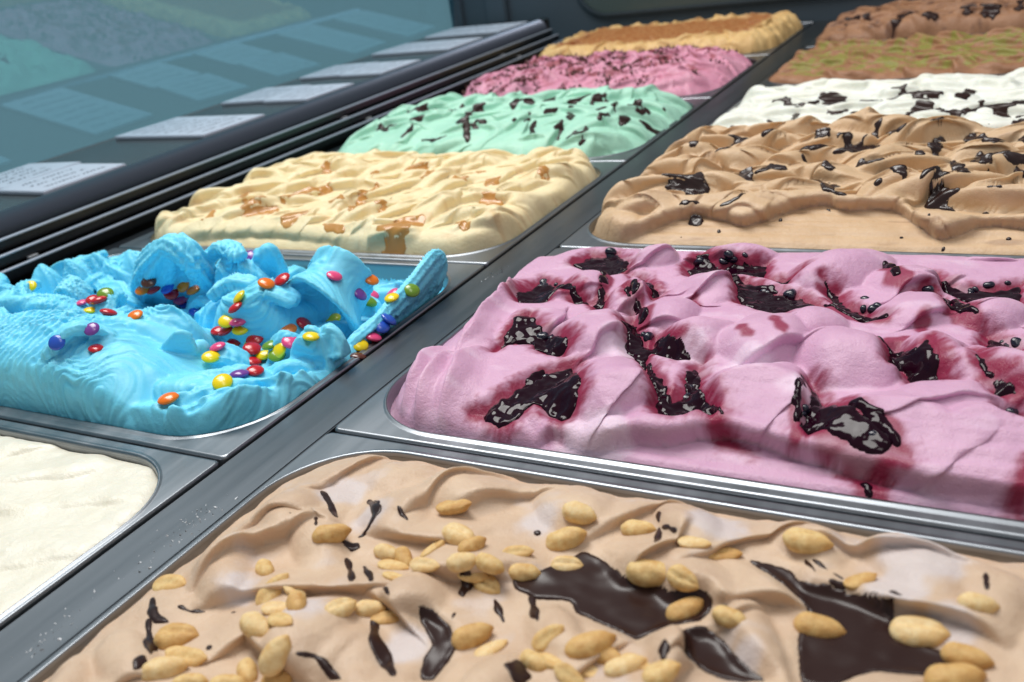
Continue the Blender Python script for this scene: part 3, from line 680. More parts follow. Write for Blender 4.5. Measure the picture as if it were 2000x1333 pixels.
TD = {'berries': [(71.3, 197.1, 9.6), (67.4, 197.4, 9.7), (68.4, 200.5, 10.5), (78.2, 197.0, 11.8), (68.3, 191.9, 8.8), (69.3, 195.3, 8.7), (109.6, 127.2, 13.0),
             (105.8, 128.3, 11.4), (103.4, 127.4, 13.2), (103.0, 125.9, 12.0), (121.3, 92.3, 7.3), (121.3, 93.9, 7.9), (121.9, 91.5, 7.0), (156.6, 136.9, 12.3),
             (153.1, 140.6, 11.9), (191.5, 96.6, 8.5), (192.2, 89.8, 8.0), (188.6, 203.2, 8.7), (195.9, 204.0, 10.4), (196.7, 202.5, 9.8), (198.3, 202.9, 10.9),
             (192.7, 205.8, 9.9), (210.1, 199.4, 12.7), (210.7, 198.1, 11.7), (164.7, 236.5, 16.3), (167.7, 236.7, 17.9), (176.0, 239.7, 17.5), (169.6, 237.2, 15.4),
             (149.4, 244.0, 13.1), (149.9, 238.8, 13.1), (252.7, 184.2, 14.4), (254.6, 184.7, 14.9), (253.0, 183.9, 13.2), (247.8, 192.5, 14.9), (248.5, 185.2, 13.5),
             (292.3, 220.6, 10.3), (292.5, 219.2, 9.1), (293.9, 221.4, 10.7), (307.5, 227.1, 12.2), (307.5, 228.0, 12.7), (312.7, 231.1, 13.1), (299.3, 224.7, 12.6),
             (274.0, 205.8, 16.2), (273.8, 206.1, 16.8), (311.3, 158.5, 12.1), (309.5, 161.0, 12.4), (314.7, 157.7, 13.3), (308.6, 157.9, 10.5), (245.3, 86.6, 11.1),
             (243.1, 77.1, 15.0), (243.3, 79.9, 15.1), (258.7, 73.7, 15.6), (263.8, 72.8, 16.7), (258.7, 72.0, 15.2), (261.9, 71.3, 15.9), (271.2, 66.6, 14.3),
             (268.6, 66.2, 14.1), (266.8, 65.1, 13.6), (271.6, 66.2, 14.2), (315.2, 97.8, 13.6), (314.5, 97.8, 14.1), (90.8, 248.1, 11.2), (90.4, 249.1, 12.1),
             (93.7, 247.5, 10.1)],
 'candies': [(-275.8, 110.4, 25.8, 'y', 59.7), (-168.3, 87.8, 35.5, 'g', 206.5), (-175.7, 83.1, 33.3, 'r', 180.6), (-168.2, 82.0, 33.7, 'r', 193.5),
             (-222.2, 106.5, 17.8, 'k', 159.7), (-172.1, 77.3, 29.0, 'y', 177.4), (-154.4, 75.9, 29.0, 'r', 212.9), (-128.5, 73.5, 30.0, 'o', 264.5),
             (-116.8, 36.4, 40.0, 'v', 177.4), (-127.6, 22.4, 37.8, 'b', 111.3), (-113.2, 33.2, 29.7, 'r', 188.7), (-196.4, 141.5, 21.1, 'n', 290.3),
             (-206.5, 142.8, 14.0, 'o', 279.0), (-201.1, 147.7, 12.9, 'r', 301.6), (-191.5, 150.8, 13.4, 'b', 327.4), (-194.2, 154.3, 8.1, 'r', 333.9),
             (-186.3, 159.6, 11.9, 'o', 358.1), (-178.3, 160.9, 7.6, 'o', 380.6), (-201.0, 165.6, -1.2, 'k', 351.6), (-200.5, 167.7, -9.0, 'b', 362.9),
             (-173.3, 152.3, -4.2, 'b', 382.3), (-51.9, 20.5, 14.0, 'o', 329.0), (-74.0, 71.4, 10.0, 'y', 412.9), (-33.2, 40.1, 15.3, 'y', 435.5),
             (-74.8, 78.4, 12.6, 'k', 425.8), (-134.5, 176.3, 27.6, 'v', 490.0), (-68.7, 119.8, 34.3, 'o', 520.0), (-65.7, 129.4, 33.0, 'r', 550.0),
             (-81.4, 109.9, 30.0, 'y', 469.0), (-81.1, 104.8, 25.9, 'r', 461.5), (-90.9, 104.8, 17.0, 'y', 445.0), (-83.8, 105.8, 15.6, 'k', 466.0),
             (-93.8, 104.6, 10.4, 'r', 443.5), (-101.5, 106.2, 8.6, 'r', 430.0), (-83.7, 105.8, 10.7, 'y', 470.5), (-58.7, 117.5, 7.8, 'o', 562.0),
             (-56.9, 128.9, 6.3, 'r', 592.0), (-39.8, 98.8, 10.3, 'k', 568.0), (-17.2, 91.4, 18.0, 'y', 607.0), (-76.0, 107.6, 4.6, 'r', 499.0),
             (-91.3, 104.8, 2.1, 'r', 457.0), (-79.5, 106.6, 0.3, 'y', 491.5), (-67.3, 95.3, 4.3, 'r', 493.0), (-53.7, 96.8, 7.7, 'g', 529.0),
             (-62.1, 98.1, 1.0, 'y', 515.5), (-45.7, 94.9, 6.0, 'y', 547.0), (-47.2, 93.9, 3.6, 'g', 542.5), (-64.3, 89.7, -0.0, 'r', 491.5),
             (-35.4, 64.0, 9.6, 'r', 497.5), (-38.7, 56.2, 10.9, 'v', 467.5), (-34.8, 139.6, 32.9, 'k', 652.0), (-29.6, 164.4, 21.8, 'o', 722.5),
             (-30.0, 151.7, 17.6, 'v', 700.0), (-58.0, 196.6, -3.7, 'k', 725.5), (-38.2, 169.4, 4.2, 'g', 721.0), (-46.0, 203.5, -5.4, 'k', 767.5),
             (-5.8, 151.5, 15.7, 'y', 766.0), (-1.5, 164.7, 15.8, 'g', 802.0), (-51.4, 148.7, 0.5, 'y', 650.5), (-8.0, 117.3, 2.1, 'y', 701.5),
             (-6.7, 127.5, 2.7, 'k', 725.5), (-5.3, 110.2, -1.4, 'n', 697.0), (-4.3, 134.6, 6.4, 'b', 743.5), (-3.6, 141.0, 7.9, 'b', 757.0)],
 'choc_sauce': [('l', [(72.8, 1119.0), (81.7, 1139.7)], 16), ('l', [(139.7, 1050.9), (143.2, 1047.7)], 22), ('l', [(148.4, 1070.5), (150.2, 1117.6)], 16),
                ('l', [(176.5, 1056.1), (189.4, 1057.8)], 14), ('l', [(217.5, 1067.6), (228.4, 1066.0)], 16), ('l', [(239.2, 1063.2), (255.1, 1062.3)], 22),
                ('l', [(275.8, 1066.9), (282.8, 1063.4)], 16), ('l', [(92.6, 1137.5), (98.9, 1137.4)], 10), ('l', [(207.8, 1046.0), (216.8, 1046.9)], 9)],
 'coffee_sauce': [('p',
                   [(123.0, 465.9), (119.4, 466.7), (115.5, 466.2), (112.1, 465.4), (107.4, 465.6), (100.7, 463.3), (98.4, 459.5), (103.9, 458.4), (107.4, 458.5),
                    (107.7, 456.2), (111.3, 454.9), (116.9, 456.9), (121.2, 460.0), (122.8, 463.2)],
                   4),
                  ('p',
                   [(139.8, 466.0), (139.0, 470.3), (135.3, 473.3), (131.4, 471.2), (131.2, 466.3), (129.8, 464.7), (128.8, 462.2), (129.2, 459.2), (131.5, 457.1),
                    (134.2, 454.1), (137.8, 454.5), (140.6, 456.7), (140.0, 460.7), (139.2, 463.1)],
                   4),
                  ('p',
                   [(183.4, 431.8), (180.2, 431.4), (178.1, 432.9), (173.0, 433.2), (166.6, 427.7), (164.6, 422.5), (168.4, 421.4), (167.8, 419.3), (166.6, 415.4),
                    (170.1, 415.0), (175.5, 418.0), (180.2, 422.3), (184.2, 426.7), (185.2, 430.3)],
                   4),
                  ('p',
                   [(89.4, 426.5), (87.5, 426.8), (86.2, 427.1), (83.7, 429.3), (80.8, 428.7), (80.0, 425.9), (82.7, 423.4), (84.5, 422.6), (84.7, 420.4), (86.5, 418.2),
                    (89.1, 418.4), (90.7, 420.3), (91.6, 422.5), (91.5, 425.0)],
                   4),
                  ('p',
                   [(115.1, 422.3), (114.4, 423.8), (112.1, 423.1), (110.4, 422.5), (108.3, 421.7), (106.0, 420.0), (104.4, 417.4), (105.6, 415.6), (109.0, 416.5),
                    (110.7, 417.6), (112.1, 416.7), (114.7, 417.0), (117.1, 419.0), (116.7, 421.3)],
                   4),
                  ('p',
                   [(119.6, 406.4), (119.7, 407.9), (118.8, 409.7), (117.2, 409.3), (116.5, 407.9), (116.7, 406.5), (116.5, 405.7), (115.7, 404.4), (116.7, 403.5),
                    (117.8, 402.7), (119.2, 402.3), (120.5, 402.8), (120.7, 404.4), (120.1, 405.6)],
                   3),
                  ('p',
                   [(113.6, 364.9), (110.9, 369.9), (106.0, 372.1), (101.1, 372.8), (96.2, 371.6), (88.8, 370.4), (85.0, 363.4), (86.1, 354.8), (95.1, 352.4),
                    (101.1, 354.9), (104.6, 348.8), (112.7, 345.1), (117.3, 351.2), (119.4, 358.7)],
                   4),
                  ('p',
                   [(140.6, 390.5), (140.2, 394.8), (137.2, 400.7), (130.4, 402.1), (127.2, 394.9), (127.0, 390.0), (126.9, 386.7), (125.3, 382.6), (126.4, 377.5),
                    (131.5, 376.4), (136.5, 376.8), (143.0, 376.8), (144.6, 382.8), (142.3, 387.5)],
                   4),
                  ('p',
                   [(124.9, 326.0), (122.2, 327.3), (120.2, 328.8), (117.4, 327.4), (114.8, 327.1), (110.4, 326.5), (108.1, 323.1), (110.0, 320.1), (114.1, 319.7),
                    (116.2, 319.3), (118.3, 318.4), (122.5, 317.1), (125.4, 319.9), (125.4, 323.2)],
                   4),
                  ('l', [(137.8, 320.6), (147.6, 327.2), (151.1, 335.6)], 3), ('l', [(144.5, 387.9), (151.9, 395.0), (162.5, 388.7)], 7),
                  ('l', [(189.2, 394.5), (193.8, 385.3)], 6), ('l', [(181.7, 388.4), (195.0, 372.1), (201.0, 341.4), (214.5, 332.9)], 6),
                  ('p',
                   [(201.0, 378.6), (199.9, 380.4), (197.9, 380.1), (196.5, 379.8), (194.9, 379.6), (191.9, 379.2), (191.3, 376.5), (193.6, 374.5), (196.0, 374.4),
                    (197.1, 374.1), (198.8, 371.9), (201.5, 371.8), (203.0, 374.0), (202.4, 376.7)],
                   4),
                  ('p',
                   [(193.2, 464.8), (192.7, 467.0), (191.7, 471.3), (187.9, 474.0), (184.8, 471.0), (185.6, 466.1), (184.9, 464.1), (184.0, 461.5), (184.6, 458.2),
                    (187.3, 456.1), (190.5, 455.7), (193.2, 457.2), (196.2, 458.8), (194.9, 462.6)],
                   4),
                  ('p',
                   [(215.5, 464.9), (211.1, 466.2), (206.2, 465.7), (201.8, 463.3), (199.1, 460.8), (195.3, 458.9), (193.2, 455.8), (192.8, 452.6), (194.4, 450.0),
                    (198.3, 448.9), (203.2, 451.7), (206.0, 454.8), (206.3, 457.3), (211.5, 459.9)],
                   4),
                  ('p',
                   [(204.5, 431.9), (202.0, 432.3), (199.5, 432.2), (196.7, 431.3), (194.4, 429.7), (191.8, 428.3), (188.0, 425.9), (186.2, 422.9), (191.2, 423.7),
                    (194.5, 424.8), (196.6, 425.9), (199.7, 425.7), (204.1, 427.6), (204.8, 430.0)],
                   4),
                  ('l', [(208.6, 405.6), (224.1, 396.2), (242.8, 356.7)], 8), ('l', [(226.7, 396.6), (240.6, 362.9)], 6),
                  ('l', [(255.2, 346.2), (261.3, 349.2), (273.3, 339.2)], 11), ('l', [(266.4, 413.4), (277.3, 356.1), (282.0, 358.2)], 6),
                  ('l', [(281.2, 420.8), (287.2, 387.6), (292.2, 390.2)], 8), ('l', [(270.1, 482.7), (286.5, 435.8), (305.4, 457.8)], 10),
                  ('l', [(288.7, 423.5), (301.1, 400.1), (307.1, 403.6)], 8), ('l', [(248.8, 466.6), (256.0, 409.9)], 6), ('l', [(203.8, 489.9), (209.0, 486.1)], 8),
                  ('l', [(217.7, 489.4), (229.2, 459.7)], 9), ('l', [(169.7, 460.9), (178.2, 457.7)], 9), ('l', [(246.6, 472.1), (254.9, 476.0)], 8),
                  ('l', [(243.5, 412.7), (247.9, 410.2)], 5), ('l', [(288.6, 337.0), (298.7, 334.2)], 4), ('l', [(304.2, 396.3), (308.5, 362.5)], 6),
                  ('l', [(227.7, 354.6), (229.8, 353.3)], 4), ('l', [(174.1, 326.5), (175.3, 326.0)], 3), ('l', [(137.6, 314.0), (138.9, 313.6)], 3),
                  ('l', [(248.0, 312.2), (249.1, 311.5)], 3), ('l', [(262.1, 314.3), (263.1, 314.0)], 3), ('l', [(271.6, 303.1), (272.5, 302.8)], 3),
                  ('l', [(304.4, 312.9), (305.3, 311.7)], 3), ('l', [(114.9, 306.4), (116.1, 306.1)], 3)],
 'mint_sauce': [('l', [(-302.9, 615.1), (-284.3, 613.4), (-279.8, 621.8), (-246.2, 589.5)], 6),
                ('l', [(-269.9, 635.8), (-232.8, 596.7), (-248.0, 639.7), (-244.5, 647.8)], 4),
                ('l', [(-203.5, 617.8), (-212.4, 613.3), (-210.5, 593.5), (-206.3, 571.7), (-186.3, 546.7), (-173.9, 525.5)], 9),
                ('l', [(-183.8, 550.4), (-176.9, 553.4), (-169.3, 557.7)], 5), ('l', [(-254.4, 575.4), (-263.3, 563.1)], 8),
                ('l', [(-260.5, 562.3), (-254.9, 546.5), (-257.9, 533.8)], 5),
                ('l', [(-314.3, 566.4), (-307.7, 572.0), (-294.7, 560.3), (-301.4, 577.7), (-279.8, 561.0)], 5),
                ('l', [(-236.6, 538.7), (-211.0, 524.1), (-203.3, 533.7)], 4), ('l', [(-168.4, 614.2), (-169.6, 626.6), (-155.8, 625.4), (-147.5, 617.0)], 10),
                ('l', [(-141.3, 634.9), (-137.9, 650.4)], 9), ('l', [(-115.5, 581.9), (-109.4, 595.1)], 7), ('l', [(-107.1, 621.1), (-102.0, 633.1), (-97.1, 650.7)], 9),
                ('l', [(-84.5, 625.5), (-84.2, 640.0), (-74.3, 644.9)], 7), ('l', [(-66.0, 644.0), (-43.0, 583.6)], 7),
                ('l', [(-32.7, 596.6), (-40.1, 639.3), (-18.7, 607.5)], 8), ('l', [(-26.9, 600.3), (-22.0, 606.9)], 8), ('l', [(-95.7, 591.5), (-88.4, 589.8)], 5),
                ('l', [(-91.2, 589.9), (-80.5, 564.2)], 6), ('l', [(-60.4, 584.2), (-51.7, 582.6)], 7), ('l', [(-44.2, 572.6), (-46.0, 559.2), (-45.2, 555.7)], 6),
                ('l', [(-32.5, 587.1), (-28.7, 564.7)], 8), ('l', [(-19.3, 588.2), (-8.4, 591.7), (-3.5, 603.0)], 7),
                ('l', [(-119.5, 567.8), (-116.3, 552.2), (-103.1, 527.2)], 5), ('l', [(-84.6, 554.6), (-81.7, 536.8), (-79.2, 531.4)], 6),
                ('l', [(-65.7, 523.7), (-63.8, 536.4), (-50.6, 524.2), (-55.8, 545.0)], 7), ('l', [(-128.4, 574.9), (-128.0, 560.6)], 4),
                ('l', [(-15.1, 639.0), (-12.4, 639.2)], 5), ('l', [(-138.3, 557.2), (-135.7, 558.1)], 5)],
 'peanut_sauce': [('l', [(75.5, -18.5), (85.9, -26.4), (94.3, -33.7)], 4.5), ('l', [(88.8, -37.9), (95.6, -45.6)], 2.5),
                  ('l', [(96.9, -16.8), (111.4, -29.0), (111.3, -35.5), (109.0, -39.5)], 5), ('l', [(97.6, -15.8), (114.2, -28.3)], 1.8),
                  ('l', [(116.1, -24.8), (122.8, -29.1), (130.4, -33.1)], 2.5), ('l', [(108.2, -45.7), (113.4, -45.3)], 7),
                  ('l', [(113.5, -52.1), (126.9, -65.4), (128.3, -67.6)], 4), ('l', [(122.9, -54.6), (132.6, -62.5), (136.0, -67.2)], 3.5),
                  ('p', [(136.0, -62.8), (144.0, -67.2), (148.6, -72.4), (144.1, -70.4)], 4), ('p', [(159.5, -50.0), (163.4, -47.7), (164.0, -56.2), (160.0, -54.5)], 4),
                  ('l', [(173.6, -52.6), (178.2, -57.5), (182.3, -61.7)], 3.5), ('l', [(165.0, -60.7), (167.2, -68.3)], 2.2),
                  ('p', [(50.5, -86.3), (65.7, -96.7), (75.1, -99.6), (69.2, -102.2), (61.3, -98.7)], 4), ('l', [(65.1, -100.8), (74.3, -108.4), (86.0, -116.8)], 4.5),
                  ('l', [(69.6, -92.0), (76.5, -92.9), (82.6, -90.5)], 2.8), ('l', [(90.2, -88.5), (95.8, -88.9)], 1.8),
                  ('l', [(134.4, -103.3), (138.8, -99.8), (143.7, -100.7), (151.3, -103.1)], 3.5),
                  ('l', [(141.0, -74.5), (148.9, -84.1), (154.6, -88.0), (164.0, -95.3)], 6.5), ('l', [(97.6, -104.8), (101.3, -106.7)], 3),
                  ('l', [(85.7, -118.6), (90.6, -126.2)], 4.5), ('l', [(80.6, -42.5), (82.8, -43.6)], 2), ('l', [(74.9, -12.4), (77.0, -10.7)], 2),
                  ('l', [(209.0, 4.9), (212.9, -4.3), (218.7, -22.4)], 3.5), ('l', [(213.7, -5.2), (222.9, -12.6)], 2.6), ('l', [(261.7, -5.5), (267.5, -14.6)], 2.6),
                  ('l', [(263.3, -5.6), (270.5, -10.5), (275.9, -15.4)], 2.6), ('l', [(271.7, -16.5), (276.3, -17.6)], 4), ('l', [(313.0, -2.4), (314.0, -11.8)], 2.8),
                  ('l', [(289.6, -20.0), (292.7, -23.3)], 4), ('l', [(184.3, -47.0), (191.2, -57.2), (194.8, -61.3)], 4.5), ('l', [(236.5, -63.8), (238.4, -70.5)], 4.5),
                  ('l', [(198.1, -80.0), (201.7, -88.1)], 9), ('l', [(171.2, -17.6), (173.2, -17.6)], 4), ('l', [(244.5, -36.7), (247.4, -43.6)], 4),
                  ('p', [(155.1, -68.9), (159.3, -66.3), (166.7, -68.8), (173.8, -75.9), (174.4, -81.4), (174.7, -90.7), (170.3, -92.2), (165.5, -83.4), (166.1, -78.5)],
                   4),
                  ('p',
                   [(173.1, -39.1), (181.5, -36.5), (191.2, -20.5), (200.1, -23.5), (211.0, -32.4), (220.8, -30.6), (227.4, -34.9), (238.2, -32.6), (241.7, -36.3),
                    (239.8, -42.9), (231.9, -47.9), (223.8, -56.4), (210.7, -52.7), (202.0, -50.7), (198.0, -45.8), (187.2, -48.1), (176.8, -46.2)],
                   4),
                  ('p',
                   [(240.9, -8.0), (249.6, -9.4), (258.0, -10.8), (265.0, -17.6), (273.3, -17.4), (282.4, -19.2), (291.5, -23.2), (296.6, -30.3), (305.9, -32.3),
                    (312.7, -38.0), (300.7, -43.3), (288.3, -46.7), (279.9, -55.5), (272.4, -58.2), (267.1, -40.4), (268.2, -28.7), (263.2, -23.1), (252.7, -15.1)],
                   4),
                  ('p', [(235.5, -49.0), (242.2, -45.5), (248.3, -47.9), (255.6, -55.1), (264.0, -60.3), (257.6, -62.5), (247.1, -61.2), (240.2, -58.4)], 4)],
 'peanuts': [(104.1, -47.5, 13.5, 0.77, 0.63, 0.0, 13.9, 'W', 647.5), (90.1, -68.8, 10.5, 0.82, -0.57, 0.0, 10.9, 'W', 517.5),
             (102.6, -78.4, 12.2, 0.23, 0.97, 0.0, 13.9, 'S', 532.5), (111.0, -85.3, 12.7, 0.93, 0.37, 0.0, 11.1, 'S', 542.5),
             (119.8, -84.8, 16.0, 0.79, -0.62, 0.0, 10.8, 'W', 580.0), (113.4, -97.2, 15.2, 0.96, -0.27, 0.0, 13.7, 'W', 501.2),
             (82.6, -104.5, 8.4, 0.95, 0.32, 0.0, 15.3, 'H', 345.0), (95.5, -112.8, 10.4, 0.94, 0.33, 0.0, 15.3, 'S', 360.0),
             (94.1, -119.6, 11.6, 0.81, 0.58, 0.0, 14.4, 'W', 320.0), (128.7, -105.5, 15.6, 0.24, 0.97, 0.0, 13.1, 'W', 538.8),
             (117.5, -108.5, 8.2, 0.74, -0.67, 0.0, 10.8, 'W', 483.8), (128.4, -106.7, 7.3, 0.77, 0.63, 0.0, 10.8, 'W', 545.0),
             (54.9, -82.5, 6.0, 0.99, 0.15, 0.0, 15.3, 'S', 331.2), (126.5, -45.6, 8.9, 0.99, -0.12, 0.0, 10.8, 'W', 756.2),
             (133.0, -51.3, 9.5, 0.99, 0.14, 0.0, 11.5, 'S', 767.5), (142.5, -39.6, 10.7, 0.27, 0.96, 0.0, 11.4, 'S', 846.2),
             (149.3, -32.7, 12.4, 0.96, -0.27, 0.0, 13.9, 'H', 896.2), (157.5, -37.3, 12.9, 0.49, 0.87, 0.0, 10.8, 'W', 922.5),
             (147.5, -52.1, 13.9, 0.99, 0.13, 0.0, 10.8, 'S', 828.8), (160.3, -48.2, 15.0, 0.91, 0.41, 0.0, 10.8, 'W', 902.5),
             (169.3, -45.6, 14.3, 0.99, -0.16, 0.0, 10.8, 'W', 956.2), (168.5, -47.8, 7.1, 0.94, -0.35, 0.0, 10.8, 'H', 952.5),
             (132.3, -79.0, 13.1, 0.43, 0.9, 0.0, 10.8, 'H', 665.0), (137.3, -71.8, 8.1, 0.93, 0.36, 0.0, 10.8, 'W', 721.2),
             (144.8, -72.5, 7.5, 0.89, 0.46, 0.0, 10.8, 'S', 756.2), (138.5, -18.5, 13.5, 0.96, 0.28, 0.0, 13.8, 'S', 885.0),
             (176.6, -71.7, 8.1, 0.66, 0.75, 0.0, 13.2, 'W', 922.5), (184.2, -73.8, 7.5, 0.57, 0.82, 0.0, 10.8, 'S', 958.8),
             (172.6, -33.2, 10.8, 0.9, 0.44, 0.0, 10.8, 'S', 1010.0), (107.3, -121.2, 12.2, 0.9, 0.43, 0.0, 10.8, 'W', 371.2),
             (117.7, -116.5, 10.8, 0.91, 0.43, 0.0, 10.8, 'W', 445.0), (138.9, -57.8, 11.0, 0.99, -0.14, 0.0, 10.8, 'S', 772.5),
             (134.0, -46.0, 8.4, 0.75, -0.66, 0.0, 10.8, 'W', 790.0), (163.2, -48.1, 10.6, 1.0, 0.06, 0.0, 10.8, 'S', 921.2),
             (110.9, -76.2, 12.9, 0.94, -0.35, 0.0, 10.8, 'S', 576.2), (122.4, -94.9, 18.9, 0.99, -0.11, 0.0, 10.8, 'S', 547.5),
             (90.2, -109.7, 9.3, 0.98, 0.18, 0.0, 11.4, 'S', 352.5), (184.0, -19.0, 8.3, 0.91, 0.42, 0.0, 14.7, 'W', 1105.5),
             (189.2, -30.0, 6.5, 0.95, 0.3, 0.0, 10.8, 'H', 1107.0), (177.7, -38.9, 7.6, 0.97, 0.24, 0.0, 10.8, 'W', 1023.8),
             (185.4, -9.6, 13.1, 0.99, -0.12, 0.0, 13.0, 'W', 1131.2), (206.2, -7.3, 9.3, 1.0, -0.03, 0.0, 12.6, 'H', 1246.2),
             (228.2, -13.2, 12.9, 0.99, 0.13, 0.0, 10.8, 'S', 1355.0), (236.0, -10.6, 8.1, 0.95, 0.32, 0.0, 13.2, 'S', 1406.8),
             (261.6, -0.8, 11.6, 1.0, 0.09, 0.0, 15.3, 'H', 1575.8), (218.9, -29.8, 10.4, 0.99, 0.16, 0.0, 15.3, 'W', 1268.8),
             (231.1, -32.8, 13.7, 0.93, -0.38, 0.0, 10.8, 'H', 1333.5), (233.5, -38.8, 6.7, 0.66, 0.75, 0.0, 12.9, 'W', 1338.8),
             (248.9, -43.8, 12.4, 0.99, -0.16, 0.0, 10.8, 'W', 1425.0), (272.1, -33.9, 6.6, 1.0, 0.08, 0.0, 14.5, 'W', 1599.2),
             (298.0, -27.8, 7.5, 0.99, 0.13, 0.0, 15.3, 'H', 1793.2), (310.7, -34.0, 7.5, 0.99, -0.13, 0.0, 13.0, 'W', 1886.2),
             (312.0, -17.9, 13.2, 0.96, 0.29, 0.0, 10.8, 'W', 1908.8), (308.6, -43.1, 7.5, 0.89, 0.45, 0.0, 15.3, 'W', 1863.8),
             (214.8, -67.6, 12.5, 0.72, 0.69, 0.0, 15.3, 'H', 1152.5), (206.0, -76.1, 11.6, 0.94, -0.34, 0.0, 10.8, 'S', 1075.0),
             (227.4, -71.9, 12.4, 0.76, 0.64, 0.0, 12.2, 'H', 1221.2), (239.0, -74.0, 15.8, 0.82, 0.57, 0.0, 10.8, 'H', 1291.2),
             (214.3, -80.3, 11.8, 0.95, -0.33, 0.0, 10.8, 'S', 1113.8), (201.8, -68.8, 12.8, 0.64, 0.77, 0.0, 10.8, 'S', 1070.0),
             (280.0, -13.6, 10.6, 0.69, 0.72, 0.0, 10.8, 'S', 1680.0), (216.2, -73.8, 9.4, 0.95, -0.3, 0.0, 10.8, 'S', 1146.2),
             (220.0, -68.0, 10.4, 0.98, -0.19, 0.0, 10.8, 'W', 1185.0), (201.6, -77.2, 10.5, 0.97, -0.24, 0.0, 10.8, 'W', 1046.2),
             (230.0, -69.2, 12.4, 0.94, -0.35, 0.0, 10.8, 'S', 1245.0)],
 'pink_sauce': [('p', [(73.9, 227.9), (79.7, 243.5), (96.7, 248.4), (109.5, 234.6), (114.4, 216.2), (103.7, 210.4), (77.3, 223.3)], 4),
                ('p',
                 [(61.5, 174.2), (64.6, 192.2), (67.4, 201.7), (84.5, 191.7), (95.0, 184.3), (110.7, 172.6), (106.0, 167.9), (87.4, 180.5), (82.5, 168.6), (69.7, 165.5)],
                 4),
                ('p',
                 [(82.3, 137.1), (89.4, 143.3), (104.4, 128.7), (115.4, 125.9), (125.1, 118.5), (124.1, 109.5), (111.7, 111.6), (98.8, 118.3), (89.3, 115.5),
                  (86.3, 106.9)],
                 4),
                ('p',
                 [(101.1, 58.6), (107.3, 63.7), (118.6, 93.7), (131.5, 104.5), (148.1, 78.2), (150.9, 67.9), (145.6, 57.9), (128.3, 68.3), (121.4, 52.3), (117.1, 51.3)],
                 4),
                ('p',
                 [(138.0, 146.2), (143.1, 154.2), (159.6, 129.1), (160.2, 138.2), (175.4, 127.6), (190.5, 117.9), (179.4, 115.8), (164.4, 121.3), (166.7, 105.2),
                  (150.2, 120.9)],
                 4),
                ('p',
                 [(164.4, 108.8), (170.1, 105.9), (186.2, 81.0), (190.2, 89.0), (187.6, 107.4), (190.5, 117.9), (198.7, 89.0), (208.4, 78.9), (210.8, 71.1),
                  (199.8, 75.3), (193.2, 70.4), (183.6, 71.7)],
                 4),
                ('p', [(111.8, 170.1), (118.0, 179.0), (124.3, 153.8)], 4), ('p', [(118.4, 212.1), (127.7, 211.6), (144.2, 188.0), (141.9, 179.6)], 4),
                ('p', [(123.3, 185.2), (129.6, 183.3), (141.3, 161.4), (138.3, 158.5)], 4),
                ('p',
                 [(145.5, 228.6), (147.4, 251.0), (164.0, 233.6), (169.7, 240.3), (189.4, 239.1), (193.4, 219.0), (179.9, 223.3), (167.5, 221.9), (156.7, 214.9),
                  (149.4, 217.0)],
                 4),
                ('p',
                 [(174.3, 216.9), (185.2, 215.3), (204.5, 198.6), (216.2, 197.5), (230.1, 184.4), (216.4, 180.0), (210.9, 172.0), (200.7, 175.3), (187.9, 183.4),
                  (179.9, 200.8)],
                 4),
                ('p', [(197.1, 216.6), (211.6, 218.3), (205.8, 209.4)], 4),
                ('p', [(223.3, 208.9), (233.4, 204.9), (241.0, 188.4), (251.9, 180.5), (260.2, 170.4), (250.9, 171.2), (240.5, 181.1), (232.2, 192.1)], 4),
                ('p', [(274.9, 230.9), (286.4, 219.2), (301.4, 221.0), (314.1, 227.6), (315.4, 194.4), (295.1, 193.7), (289.1, 207.1), (277.1, 218.1)], 4),
                ('p', [(269.2, 204.5), (276.5, 207.9), (286.3, 192.5), (290.7, 179.6), (284.6, 176.5), (280.5, 194.0), (272.5, 197.6)], 4),
                ('p', [(263.2, 139.5), (268.7, 144.5), (276.9, 134.4), (281.2, 142.8), (293.9, 109.4), (281.3, 110.1), (272.7, 126.1), (266.9, 119.5)], 4),
                ('p', [(301.7, 166.5), (307.9, 161.4), (316.9, 153.2), (317.3, 142.1), (307.5, 142.1), (302.0, 150.5)], 4),
                ('p',
                 [(239.4, 106.6), (244.9, 102.4), (250.9, 83.6), (255.5, 86.2), (261.0, 79.6), (272.0, 71.6), (279.8, 63.5), (274.7, 53.9), (278.5, 45.7), (273.4, 45.7),
                  (264.1, 58.2), (252.2, 66.8), (242.7, 67.6), (241.1, 84.6)],
                 4),
                ('p', [(311.5, 94.3), (319.0, 96.1), (319.4, 85.9), (312.6, 85.7)], 4),
                ('p', [(195.7, 77.8), (201.8, 84.4), (210.9, 76.1), (218.1, 64.8), (224.6, 63.2), (213.6, 66.9), (203.6, 76.2), (197.3, 73.0)], 4),
                ('p', [(317.0, 57.1), (320.2, 63.0), (320.7, 50.7)], 4),
                ('p', [(296.9, 140.1), (300.6, 138.9), (303.1, 123.2), (309.2, 112.7), (318.0, 105.0), (317.6, 100.3), (308.5, 102.9), (300.8, 117.6)], 4),
                ('l', [(119.5, 95.9), (116.0, 73.2), (110.9, 59.0)], 5), ('l', [(106.1, 207.7), (112.7, 181.1), (121.2, 155.8)], 4),
                ('l', [(131.7, 183.6), (141.4, 164.0), (150.5, 148.2)], 5), ('l', [(166.3, 111.2), (177.1, 91.8), (189.5, 76.4)], 5),
                ('l', [(188.7, 109.6), (192.6, 89.5), (191.6, 75.2)], 5), ('l', [(170.4, 219.3), (186.6, 209.8), (204.5, 198.6)], 5),
                ('l', [(229.6, 186.8), (243.5, 179.2), (260.2, 170.4)], 5), ('l', [(286.3, 192.5), (291.6, 177.6), (298.4, 170.1)], 5),
